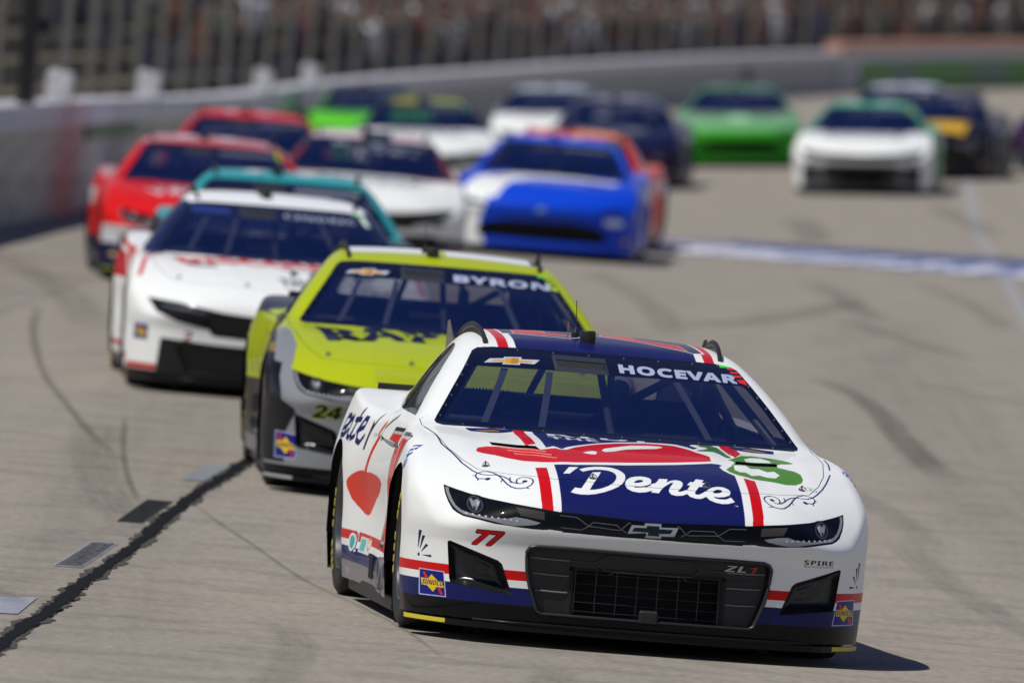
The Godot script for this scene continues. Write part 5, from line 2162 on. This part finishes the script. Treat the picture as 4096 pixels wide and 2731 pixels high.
func build_surroundings() -> void:
	var c := wall_curve()
	var L := c.get_baked_length()
	var concrete := mat(lin(.50, .49, .49), .8)
	concrete.albedo_texture = noise_tex(512, .02, 5, 71, [[0.0, Color(.45, .45, .46)], [.35, Color(.80, .80, .80)], [.6, Color(.95, .95, .94)], [1.0, Color(1.0, .99, .97)]])
	concrete.uv1_triplanar = true
	concrete.uv1_world_triplanar = true
	concrete.uv1_scale = Vector3(.25, .25, .25)
	var dark_conc: StandardMaterial3D = concrete.duplicate()
	dark_conc.albedo_color = lin(.62, .59, .49)
	var white := mat(lin(.78, .78, .80), .6)
	white.albedo_texture = noise_tex(256, .03, 4, 75, [[0.0, Color(.70, .70, .72)], [1.0, Color(1.0, 1.0, 1.0)]])
	white.uv1_triplanar = true
	white.uv1_world_triplanar = true
	var w := thing("track_wall", "long grey concrete wall with a pale cap curving behind the cars", "wall")
	var panels := [dark_conc, concrete]
	var s := 0.0
	var i := 0
	while s < L - 6.0:
		var b := MB.new()
		along(c, s + .02, s + 5.98, 0.0, .40, 0.0, .98, b)
		var near: bool = c.sample_baked(s).z > -135.0
		part(w, "panel", b.mesh(), panels[0] if near and i % 5 != 3 else panels[1])
		s += 6.0
		i += 1
	var cap := MB.new()
	along(c, 0.0, L, -.03, .44, .985, 1.26, cap)
	part(w, "cap", cap.mesh(), white)
	# painted boards on the wall
	var sg := 0.0
	for k in 400:
		if c.sample_baked(k * 1.0).z < -286.0:
			sg = k * 1.0
			break
	var green := mat(lin(.09, .28, .05), .6)
	var b2 := MB.new()
	along(c, sg, sg + 60.0, -.055, -.012, .05, .93, b2, 2.0)
	var gb := thing("green_board", "green advertising board on the wall at the right edge", "board")
	part(gb, "panel", b2.mesh(), green)
	for k in 3:
		b2 = MB.new()
		along(c, sg + 5.0 + k * 12.0, sg + 9.5 + k * 12.0, -.075, -.058, .30, .75, b2, 2.0)
		part(gb, "pale_lettering", b2.mesh(), mat(lin(.16, .22, .19), .6))
	b2 = MB.new()
	along(c, sg - 4.0, sg + 60.0, -.06, .47, 1.266, 1.52, b2, 2.0)
	var oc := part(self, "orange_rail", b2.mesh(), mat(lin(.58, .30, .20), .6))
	tag(oc, "faded orange rail on top of the wall over the green board", "rail")
	b2 = MB.new()
	along(c, sg - 4.2, sg - .2, -.05, -.008, .03, .96, b2, 2.0)
	var wb := part(self, "white_board", b2.mesh(), mat(lin(.40, .40, .42), .6))
	tag(wb, "pale panel on the wall just left of the green board", "board")
	b2 = MB.new()
	along(c, 44.0, 56.0, -.045, -.010, .82, .97, b2, 2.0)
	var gs := part(self, "green_strip", b2.mesh(), mat(lin(.05, .12, .025), .6))
	tag(gs, "narrow green strip under the wall cap above the red car", "board")
	# dark door in the wall
	b2 = MB.new()
	along(c, sg - 26.0, sg - 24.2, -.04, -.008, .02, .95, b2)
	var gd := part(self, "wall_gate", b2.mesh(), mat(lin(.09, .085, .08), .7))
	tag(gd, "narrow dark gate in the grey wall behind the green car", "gate")
	# catch fence
	var fence := thing("catch_fence", "tall wire catch fence standing behind the concrete wall", "fence")
	var steel := mat(lin(.16, .155, .14), .6, .2)
	s = 2.0
	while s < L - 4.0:
		var t := frame_at(c, s, .62, 0.0)
		var b := MB.new()
		b.box(t * Vector3(0, 2.7, 0), Vector3(.09, 5.4, .12), t.basis)
		part(fence, "post", b.mesh(), steel)
		s += 6.0
	var wires := MB.new()
	for k in 9:
		var pts := []
		s = 0.0
		while s < L:
			pts.append(frame_at(c, s, .56, 1.5 + k * .45).origin)
			s += 6.0
		wires.tube(pts, .005, 3)
	part(fence, "cable", wires.mesh(), steel)
	wires = MB.new()
	s = 0.0
	while s < L - 1.0:
		var t := frame_at(c, s, .57, 0.0)
		for e in [-.45, .45]:
			var pa: Vector3 = t * Vector3(0, 1.42, 0)
			var pb: Vector3 = t * Vector3(0, 5.3, e * .6)
			wires.quad(pa - t.basis.z * .0018, pa + t.basis.z * .0018, pb + t.basis.z * .0018, pb - t.basis.z * .0018, pa - t.basis.x)
		s += .16
	var wm := part(fence, "wire_mesh", wires.mesh(), steel)
	wm.set_meta("kind", "stuff")
	# white shoes of the fence posts on the wall
	var shoes := [[255, "white post shoe on the wall cap, first from the left"], [580, "white post shoe on the wall cap, second from the left"], [1045, "white post shoe on the wall cap, third from the left"], [1235, "white post shoe on the wall cap, fourth from the left"]]
	var at_s := [40.4, 60.8, 93.5, 108.0]
	for k in 4:
		var t := frame_at(c, at_s[k], .20, 1.26)
		var b := MB.new()
		var hh := .32
		b.box(t * Vector3(-.12, hh * .5 - .1, 0), Vector3(.30, hh + .22, .22), t.basis, .02)
		b.box(t * Vector3(-.05, hh + .02, 0), Vector3(.12, .05, .12), t.basis, .01)
		var o := part(self, "post_shoe", b.mesh(), white)
		tag(o, shoes[k][1], "post", "white shoes on the wall")
	# dark pole with a box
	var t0 := frame_at(c, 35.2, .05, 1.26)
	var pole := thing("camera_pole", "black pole with a box on an arm at the left edge", "pole")
	var pb := MB.new()
	pb.tube([t0.origin, t0 * Vector3(0, 3.2, 0)], .10, 12)
	part(pole, "mast", pb.mesh(), M.black)
	pb = MB.new()
	pb.box(t0 * Vector3(-.1, .84, .28), Vector3(.22, .15, .50), t0.basis, .02)
	part(pole, "box", pb.mesh(), M.black)
	# grandstand: terrace steps, rear wall; no roof, shade put into the step colour
	var stand := thing("grandstand", "dark terraced grandstand rising behind the catch fence", "grandstand")
	var earth := mat(lin(.135, .118, .078), .9)
	earth.albedo_texture = noise_tex(512, .03, 5, 91, [[0.0, Color(.6, .6, .6)], [.5, Color(.95, .95, .9)], [1.0, Color(1.3, 1.2, 1.05)]])
	earth.uv1_triplanar = true
	earth.uv1_world_triplanar = true
	earth.uv1_scale = Vector3(.2, .2, .2)
	for k in 14:
		var b := MB.new()
		along(c, 0.0, L, 3.0 + k * .85, 3.0 + (k + 1) * .85, -.6, .55 + k * .38, b, 6.0)
		part(stand, "terrace_step", b.mesh(), earth)
	var b3 := MB.new()
	along(c, 0.0, L, 15.0, 15.4, -.6, 8.0, b3, 6.0)
	part(stand, "rear_wall", b3.mesh(), dark_conc)
	build_crowd(c, L)

func build_crowd(c: Curve3D, L: float) -> void:
	# one standing figure: legs, torso with arms, neck and head
	var body := MB.new()
	var up := Basis(Vector3.UP, Vector3.RIGHT, Vector3.BACK)
	body.lathe([[.0, 1.46], [.06, 1.46], [.13, 1.43], [.195, 1.36], [.20, 1.22], [.165, 1.02], [.175, .90], [.17, .80], [.0, .80]], Vector3.ZERO, up, 12)
	for sgn in [-1, 1]:
		body.tube([Vector3(.19 * sgn, 1.38, 0), Vector3(.25 * sgn, 1.12, .02), Vector3(.20 * sgn, .92, .16)], .048, 7)
	var skin := MB.new()
	skin.lathe([[0, 1.76], [.06, 1.745], [.092, 1.69], [.098, 1.63], [.085, 1.57], [.06, 1.53], [.052, 1.49], [.055, 1.44]], Vector3.ZERO, up, 12)
	for sgn in [-1, 1]:
		skin.tube([Vector3(.20 * sgn, .92, .16), Vector3(.14 * sgn, .96, .25)], .036, 6)
	var legs := MB.new()
	for sgn in [-1, 1]:
		legs.tube([Vector3(.09 * sgn, .84, 0), Vector3(.10 * sgn, .45, .01), Vector3(.10 * sgn, .0, 0)], .075, 8)
	var me := ArrayMesh.new()
	var shirt := mat(Color.WHITE, .9)
	shirt.vertex_color_use_as_albedo = true
	body.put(me, shirt)
	skin.put(me, mat(lin(.20, .115, .08), .7))  # skin toned down: shade over the stand is put into the colour
	legs.put(me, mat(lin(.04, .045, .07), .9))
	var rng := RandomNumberGenerator.new()
	rng.seed = 77
	var tr := []
	var cols := []
	var tones := [Color(.55, .55, .60), Color(.42, .44, .48), Color(.01, .01, .015), Color(.015, .02, .05), Color(.14, .025, .02), Color(.03, .03, .033), Color(.08, .075, .06), Color(.03, .04, .11), Color(.12, .05, .03), Color(.05, .05, .055), Color(.01, .01, .012), Color(.10, .12, .09), Color(.02, .018, .016), Color(.04, .035, .03)]  # shirts mostly darkened, with the stand shade put into the tones
	for row in 8:
		var s := 95.0
		while s < L - 8.0:
			s += rng.randf_range(.55, 1.15)
			var p := c.sample_baked(s, true)
			var dens := 0.0 if p.z > -158.0 else (.25 if p.z > -190.0 else .80)
			if rng.randf() > dens:
				continue
			var t := frame_at(c, s, 3.0 + (row + .5) * .85 + rng.randf_range(-.15, .15), .55 + row * .38)
			var k := rng.randf_range(.9, 1.08)
			# they face the track
			tr.append(Transform3D(Basis(-t.basis.z, Vector3.UP, -t.basis.x) * Basis(Vector3.UP, rng.randf_range(-.6, .6)) * k, t.origin))
			cols.append(tones[rng.randi() % tones.size()])
	var mm := MultiMesh.new()
	mm.transform_format = MultiMesh.TRANSFORM_3D
	mm.use_colors = true
	mm.mesh = me
	mm.instance_count = tr.size()
	for i in tr.size():
		mm.set_instance_transform(i, tr[i])
		mm.set_instance_color(i, cols[i])
	var o := MultiMeshInstance3D.new()
	o.name = "crowd"
	o.multimesh = mm
	add_child(o)
	tag(o, "blurred crowd standing on the terraces behind the fence", "crowd", "", "stuff")
# ---------------------------------------------------------------- outlines of the print, in metres on the panel it lies on
const ART_TOP := {
	"apos": [[-0.34, 0.601], [-0.298, 0.597], [-0.346, 0.696], [-0.375, 0.696]],
	"d": [[-0.299, 0.63], [-0.267, 0.598], [-0.227, 0.575], [-0.189, 0.566], [-0.152, 0.571], [-0.124, 0.596], [-0.109, 0.628], [-0.101, 0.664], [-0.102, 0.703], [-0.109, 0.745], [-0.124, 0.785], [-0.145, 0.813], [-0.174, 0.839], [-0.209, 0.864], [-0.248, 0.882], [-0.282, 0.89], [-0.312, 0.89], [-0.337, 0.884], [-0.357, 0.873], [-0.335, 0.835], [-0.323, 0.839], [-0.308, 0.841], [-0.287, 0.794], [-0.265, 0.733], [-0.243, 0.664], [-0.204, 0.652], [-0.222, 0.715], [-0.243, 0.778], [-0.26, 0.82], [-0.272, 0.851], [-0.245, 0.846], [-0.218, 0.834], [-0.186, 0.81], [-0.161, 0.778], [-0.147, 0.737], [-0.141, 0.698], [-0.144, 0.662], [-0.155, 0.637], [-0.172, 0.622], [-0.197, 0.616], [-0.228, 0.62], [-0.26, 0.64], [-0.285, 0.663]],
	"e1": [[-0.108, 0.762], [-0.099, 0.733], [-0.081, 0.701], [-0.058, 0.683], [-0.035, 0.674], [-0.013, 0.676], [0.005, 0.69], [0.011, 0.716], [0.007, 0.744], [0.001, 0.766], [0.009, 0.761], [0.021, 0.749], [0.02, 0.796], [0.007, 0.82], [-0.024, 0.839], [-0.055, 0.847], [-0.084, 0.841], [-0.105, 0.822], [-0.112, 0.794]],
	"e1h": [[-0.07, 0.76], [-0.062, 0.741], [-0.047, 0.723], [-0.032, 0.721], [-0.026, 0.731], [-0.033, 0.747], [-0.051, 0.76], [-0.065, 0.764]],
	"e1g": [[-0.075, 0.801], [-0.047, 0.796], [-0.02, 0.784], [0.001, 0.766], [0.004, 0.777], [-0.017, 0.795], [-0.048, 0.804], [-0.07, 0.807]],
	"n": [[0.048, 0.687], [0.087, 0.684], [0.076, 0.729], [0.097, 0.702], [0.121, 0.687], [0.141, 0.694], [0.149, 0.72], [0.144, 0.758], [0.131, 0.79], [0.119, 0.81], [0.127, 0.815], [0.143, 0.805], [0.159, 0.791], [0.17, 0.795], [0.158, 0.827], [0.136, 0.844], [0.109, 0.85], [0.087, 0.843], [0.079, 0.823], [0.08, 0.802], [0.09, 0.773], [0.1, 0.747], [0.107, 0.725], [0.096, 0.729], [0.081, 0.753], [0.061, 0.782], [0.045, 0.811], [0.033, 0.839], [-0.002, 0.838], [0.01, 0.809], [-0.006, 0.818], [-0.002, 0.792], [0.023, 0.753], [0.036, 0.724]],
	"t": [[0.214, 0.65], [0.248, 0.655], [0.222, 0.74], [0.202, 0.79], [0.193, 0.813], [0.197, 0.826], [0.212, 0.824], [0.229, 0.807], [0.242, 0.79], [0.25, 0.803], [0.243, 0.835], [0.217, 0.858], [0.194, 0.86], [0.169, 0.848], [0.158, 0.827], [0.159, 0.801], [0.173, 0.762], [0.194, 0.709]],
	"tb": [[0.184, 0.697], [0.25, 0.694], [0.238, 0.72], [0.231, 0.75], [0.212, 0.751], [0.165, 0.741]],
	"e2": [[0.24, 0.805], [0.25, 0.78], [0.272, 0.747], [0.301, 0.726], [0.327, 0.725], [0.348, 0.744], [0.355, 0.77], [0.351, 0.791], [0.346, 0.803], [0.35, 0.819], [0.353, 0.82], [0.367, 0.852], [0.335, 0.874], [0.308, 0.881], [0.279, 0.876], [0.254, 0.861], [0.241, 0.836]],
	"e2h": [[0.275, 0.791], [0.285, 0.772], [0.301, 0.759], [0.316, 0.764], [0.318, 0.776], [0.307, 0.791], [0.29, 0.799], [0.278, 0.799]],
	"e2g": [[0.274, 0.83], [0.298, 0.83], [0.325, 0.821], [0.344, 0.805], [0.351, 0.82], [0.327, 0.841], [0.3, 0.845], [0.282, 0.84]],
	"tm": [[0.365, 0.873], [0.38, 0.887]],
	"red": [[-0.716, 0.274], [-0.704, 0.228], [-0.664, 0.197], [-0.611, 0.198], [-0.59, 0.206], [-0.5, 0.246], [-0.426, 0.272], [-0.387, 0.241], [-0.364, 0.233], [-0.341, 0.267], [-0.314, 0.257], [-0.267, 0.173], [-0.177, 0.049], [-0.047, -0.089], [0.08, -0.197], [0.177, -0.208], [0.217, -0.188], [0.25, -0.091], [0.286, 0.036], [0.316, 0.096], [0.333, 0.144], [0.325, 0.276], [0.277, 0.306], [0.157, 0.365], [0.038, 0.41], [-0.071, 0.45], [-0.303, 0.518], [-0.453, 0.521], [-0.523, 0.481], [-0.592, 0.424], [-0.643, 0.369], [-0.695, 0.331], [-0.716, 0.309]],
	"redo": [[-0.5, 0.246], [-0.423, 0.24], [-0.365, 0.179], [-0.336, 0.254], [-0.31, 0.193], [-0.261, 0.124], [-0.173, 0.011], [-0.04, -0.149], [0.086, -0.251], [0.184, -0.265], [0.233, -0.26], [0.271, -0.172], [0.302, -0.021], [0.335, 0.048], [0.373, 0.084], [0.407, 0.176], [0.355, 0.325], [0.32, 0.324], [0.24, 0.369], [0.152, 0.413], [0.032, 0.462], [-0.077, 0.504], [-0.308, 0.563], [-0.42, 0.561], [-0.527, 0.517], [-0.596, 0.459]],
	"hl1": [[-0.249, 0.306], [-0.229, 0.276], [-0.199, 0.246], [-0.183, 0.257], [-0.184, 0.293], [-0.194, 0.323], [-0.219, 0.324]],
	"hl2": [[-0.152, 0.196], [-0.136, 0.15], [-0.064, 0.055], [0.003, -0.034], [0.086, -0.089], [0.144, -0.096], [0.148, -0.049], [0.111, 0.018], [0.049, 0.061], [-0.034, 0.122], [-0.101, 0.214], [-0.142, 0.243], [-0.153, 0.225]],
	"grw": [[0.298, -0.288], [0.356, -0.346], [0.405, -0.371], [0.434, -0.354], [0.439, -0.176], [0.438, -0.021], [0.457, 0.035], [0.511, -0.11], [0.566, -0.179], [0.637, -0.137], [0.689, -0.073], [0.73, 0.021], [0.719, 0.078], [0.682, 0.1], [0.659, 0.165], [0.708, 0.196], [0.733, 0.27], [0.734, 0.356], [0.721, 0.426], [0.682, 0.483], [0.631, 0.517], [0.585, 0.52], [0.534, 0.527], [0.475, 0.548], [0.416, 0.527], [0.38, 0.485], [0.358, 0.442], [0.348, 0.38], [0.366, 0.343], [0.336, 0.309], [0.324, 0.282], [0.325, 0.21], [0.309, 0.158], [0.278, 0.097], [0.249, -0.034], [0.275, -0.091], [0.293, -0.087], [0.319, -0.172], [0.298, -0.244]],
	"gr1": [[0.327, -0.279], [0.361, -0.323], [0.402, -0.343], [0.426, -0.316], [0.427, -0.145], [0.427, 0.002], [0.438, 0.066], [0.431, 0.11], [0.414, 0.108], [0.404, 0.063], [0.39, -0.009], [0.373, -0.052], [0.344, -0.034], [0.307, -0.015], [0.299, -0.053], [0.339, -0.113], [0.368, -0.194], [0.362, -0.237], [0.343, -0.242]],
	"gr2": [[0.412, 0.172], [0.456, 0.078], [0.505, -0.069], [0.558, -0.118], [0.63, -0.091], [0.682, -0.047], [0.712, 0.013], [0.722, 0.046], [0.694, 0.068], [0.662, 0.079], [0.642, 0.115], [0.633, 0.183], [0.655, 0.191], [0.704, 0.224], [0.725, 0.274], [0.727, 0.36], [0.715, 0.416], [0.683, 0.465], [0.633, 0.497], [0.588, 0.495], [0.537, 0.5], [0.478, 0.518], [0.424, 0.495], [0.387, 0.454], [0.377, 0.407], [0.411, 0.319], [0.437, 0.226], [0.427, 0.186]],
	"grh1": [[0.423, 0.295], [0.483, 0.258], [0.496, 0.309], [0.537, 0.28], [0.57, 0.323], [0.605, 0.29], [0.624, 0.348], [0.597, 0.417], [0.558, 0.428], [0.525, 0.41], [0.485, 0.457], [0.464, 0.412], [0.436, 0.423], [0.417, 0.39]],
	"grh2": [[0.498, 0.063], [0.537, -0.021], [0.586, -0.044], [0.616, 0.021], [0.62, 0.077], [0.498, 0.138]],
	"ride": [[-0.355, -0.368], [0.156, -0.363], [0.167, -0.254], [-0.357, -0.169]],
	"the": [[-0.354, -0.199], [-0.121, -0.234], [-0.141, -0.065], [-0.357, -0.085]],
	"redR": [[0.448, -0.404], [0.496, -0.424], [0.518, -0.347], [0.51, -0.138], [0.456, 0.078], [0.457, 0.021], [0.495, -0.17], [0.447, -0.064], [0.444, -0.161]],
	"decL": [[-0.695, -0.421], [-0.581, -0.418], [-0.486, -0.387], [-0.49, -0.344], [-0.593, -0.297], [-0.682, -0.319]],
	"regR": [[0.722, 0.483], [0.773, 0.49]],
	"sc1": [[-0.88, -0.401], [-0.857, 0.152], [-0.795, 0.456]],
	"sc2": [[-0.795, 0.456], [-0.778, 0.504], [-0.758, 0.558], [-0.739, 0.592], [-0.718, 0.615], [-0.692, 0.63], [-0.665, 0.639], [-0.645, 0.656], [-0.628, 0.681], [-0.613, 0.71], [-0.602, 0.74], [-0.587, 0.76], [-0.569, 0.771], [-0.555, 0.77]],
	"sc3": [[-0.736, 0.593], [-0.716, 0.585], [-0.694, 0.592], [-0.674, 0.611], [-0.657, 0.64], [-0.644, 0.677], [-0.633, 0.717], [-0.622, 0.752], [-0.608, 0.783], [-0.588, 0.804], [-0.567, 0.813], [-0.542, 0.812], [-0.522, 0.797], [-0.512, 0.774], [-0.512, 0.747], [-0.524, 0.725], [-0.545, 0.711], [-0.564, 0.712], [-0.579, 0.725], [-0.583, 0.745], [-0.579, 0.763]],
	"sc4": [[-0.739, 0.595], [-0.747, 0.607], [-0.747, 0.628], [-0.74, 0.644], [-0.721, 0.652], [-0.705, 0.661]],
	"sdot": [[-0.699, 0.665], [-0.547, 0.756]],
	"sth": [[-0.758, 0.608], [-0.745, 0.605], [-0.741, 0.658], [-0.74, 0.642], [-0.646, 0.719], [-0.639, 0.7], [-0.606, 0.692], [-0.607, 0.716], [-0.534, 0.823], [-0.547, 0.812], [-0.602, 0.745], [-0.61, 0.736]],
	"rc1": [[0.902, -0.257], [0.891, -0.037], [0.882, 0.08]],
	"rc2": [[0.872, 0.169], [0.856, 0.245], [0.833, 0.344], [0.804, 0.443], [0.77, 0.529], [0.745, 0.58], [0.718, 0.612], [0.69, 0.627], [0.663, 0.639], [0.637, 0.665], [0.616, 0.699], [0.597, 0.739], [0.58, 0.767], [0.562, 0.779], [0.55, 0.777]],
	"rc3": [[0.745, 0.58], [0.727, 0.579], [0.701, 0.586], [0.674, 0.616], [0.652, 0.663], [0.635, 0.712], [0.615, 0.762], [0.594, 0.797], [0.575, 0.812], [0.549, 0.818], [0.524, 0.809], [0.508, 0.789], [0.504, 0.767], [0.514, 0.738], [0.54, 0.713], [0.563, 0.711], [0.576, 0.726], [0.579, 0.746], [0.574, 0.767]],
	"rc4": [[0.746, 0.584], [0.753, 0.599], [0.749, 0.622], [0.738, 0.642], [0.722, 0.651], [0.707, 0.659]],
	"rdot": [[0.542, 0.757], [0.703, 0.66]],
	"rth": [[0.762, 0.603], [0.752, 0.602], [0.741, 0.656], [0.739, 0.641], [0.642, 0.727], [0.636, 0.711], [0.602, 0.693], [0.604, 0.718], [0.522, 0.828], [0.54, 0.818]],
	"num1": [[-0.371, -1.763], [-0.228, -1.857], [-0.223, -1.671], [-0.123, -1.596], [-0.114, -1.541], [-0.136, -1.529], [-0.259, -1.554], [-0.376, -1.604]],
	"num2": [[0.044, -1.794], [0.206, -1.674], [0.378, -1.602], [0.402, -1.414], [0.388, -1.4], [0.193, -1.564], [0.029, -1.673]],
	"numo": [[-0.439, -1.566], [-0.376, -1.559], [-0.266, -1.497], [-0.137, -1.448], [-0.078, -1.504]],
	"numo2": [[0.027, -1.652], [0.215, -1.504], [0.428, -1.34], [0.478, -1.385], [0.447, -1.71]],
}
const ART_FRONT := {
	"hlk": [[-0.883, 0.663], [-0.868, 0.658], [-0.835, 0.649], [-0.78, 0.636], [-0.705, 0.623], [-0.603, 0.612], [-0.488, 0.602], [-0.442, 0.597], [-0.408, 0.594]],
	"bandtop": [[-0.405, 0.595], [-0.233, 0.589], [-0.084, 0.582], [-0.003, 0.579]],
	"bandbot": [[0.001, 0.507], [-0.155, 0.506], [-0.302, 0.507], [-0.449, 0.515]],
	"hlbot": [[-0.438, 0.517], [-0.471, 0.512], [-0.52, 0.511], [-0.588, 0.514], [-0.629, 0.517], [-0.682, 0.52], [-0.749, 0.531], [-0.812, 0.54], [-0.836, 0.551], [-0.853, 0.564], [-0.869, 0.594], [-0.88, 0.628]],
	"led": [[-0.877, 0.654], [-0.863, 0.653], [-0.863, 0.637], [-0.853, 0.607], [-0.839, 0.582], [-0.82, 0.566], [-0.798, 0.559], [-0.761, 0.551], [-0.71, 0.544], [-0.67, 0.545], [-0.63, 0.548], [-0.596, 0.557], [-0.549, 0.553], [-0.489, 0.541], [-0.508, 0.531], [-0.548, 0.524], [-0.602, 0.518], [-0.642, 0.521], [-0.696, 0.531], [-0.761, 0.541], [-0.811, 0.548], [-0.831, 0.559], [-0.847, 0.573], [-0.864, 0.6], [-0.875, 0.631]],
	"turn": [[-0.598, 0.6], [-0.477, 0.589], [-0.473, 0.553], [-0.577, 0.564]],
	"hx0": [[-0.409, 0.58], [-0.339, 0.577], [-0.328, 0.573], [-0.284, 0.543], [-0.265, 0.561], [-0.162, 0.557], [-0.148, 0.545]],
	"hx1": [[-0.284, 0.543], [-0.268, 0.543], [-0.157, 0.536], [-0.144, 0.538], [-0.112, 0.569], [-0.103, 0.57]],
	"hx2": [[-0.403, 0.528], [-0.313, 0.525], [-0.284, 0.543]],
	"hx3": [[-0.139, 0.54], [-0.121, 0.528]],
	"bow": [[-0.097, 0.563], [-0.041, 0.564], [-0.041, 0.575], [0.033, 0.577], [0.031, 0.562], [0.108, 0.565], [0.091, 0.526], [0.033, 0.523], [0.034, 0.513], [-0.04, 0.512], [-0.032, 0.524], [-0.035, 0.533], [-0.115, 0.524]],
	"bowi": [[-0.084, 0.553], [-0.032, 0.555], [-0.03, 0.565], [0.024, 0.566], [0.022, 0.554], [0.084, 0.555], [0.073, 0.537], [0.023, 0.534], [0.024, 0.523], [-0.026, 0.522], [-0.024, 0.536], [-0.096, 0.536]],
	"sunL": [[-0.961, 0.291], [-0.871, 0.289], [-0.856, 0.183], [-0.955, 0.181]],
	"sunR": [[0.861, 0.29], [0.957, 0.295], [0.958, 0.187], [0.844, 0.184]],
	"fan0": [[-0.97, 0.457], [-0.972, 0.381]],
	"fan1": [[-0.956, 0.435], [-0.965, 0.376]],
	"fan2": [[-0.941, 0.398], [-0.96, 0.364]],
	"fan3": [[-0.922, 0.35], [-0.955, 0.35]],
	"fan4": [[-0.969, 0.358], [-0.968, 0.343]],
	"bowgold": [[-0.566, 1.168], [-0.535, 1.188], [-0.473, 1.193], [-0.47, 1.199], [-0.39, 1.204], [-0.393, 1.195], [-0.31, 1.198], [-0.339, 1.178], [-0.405, 1.178], [-0.405, 1.17], [-0.486, 1.167], [-0.478, 1.176]],
	"bowgoldi": [[-0.535, 1.176], [-0.518, 1.185], [-0.467, 1.187], [-0.463, 1.195], [-0.403, 1.197], [-0.406, 1.189], [-0.342, 1.191], [-0.356, 1.182], [-0.414, 1.181], [-0.417, 1.174], [-0.473, 1.171], [-0.469, 1.179]],
	"grn": [[0.525, 1.237], [0.591, 1.231], [0.59, 1.226], [0.528, 1.224]],
	"chev0": [[0.559, 1.224], [0.598, 1.226], [0.599, 1.218], [0.563, 1.217]],
	"chev1": [[0.567, 1.209], [0.609, 1.212], [0.61, 1.203], [0.572, 1.202]],
	"chev2": [[0.58, 1.195], [0.619, 1.197], [0.62, 1.187], [0.583, 1.186]],
	"chev3": [[0.589, 1.177], [0.632, 1.18], [0.635, 1.156], [0.601, 1.166]],
}
const ART_SIDE := {
	"heart": [[-2.398, 0.54], [-2.367, 0.559], [-2.289, 0.581], [-2.191, 0.598], [-2.083, 0.607], [-1.993, 0.602], [-1.859, 0.607], [-1.64, 0.602], [-1.503, 0.591], [-1.443, 0.574], [-1.505, 0.538], [-1.602, 0.507]],
	"heart2": [[-1.643, 0.5], [-1.764, 0.452], [-1.832, 0.419], [-1.898, 0.408], [-1.997, 0.411], [-2.167, 0.441], [-2.271, 0.465], [-2.374, 0.515]],
	"green": [[-1.375, 0.889], [-1.535, 0.853], [-1.652, 0.822], [-1.631, 0.791], [-1.747, 0.767]],
	"p1": [[-1.103, 0.826], [-0.652, 0.835], [-0.558, 0.784], [-1.029, 0.782]],
	"p2": [[-0.527, 0.837], [-0.122, 0.845], [0.01, 0.788], [-0.458, 0.785]],
	"e": [[-2.876, 0.765], [-2.723, 0.788], [-2.686, 0.821], [-2.726, 0.837], [-2.818, 0.83], [-2.871, 0.797], [-2.873, 0.755], [-2.845, 0.738], [-2.714, 0.746], [-2.644, 0.77]],
}
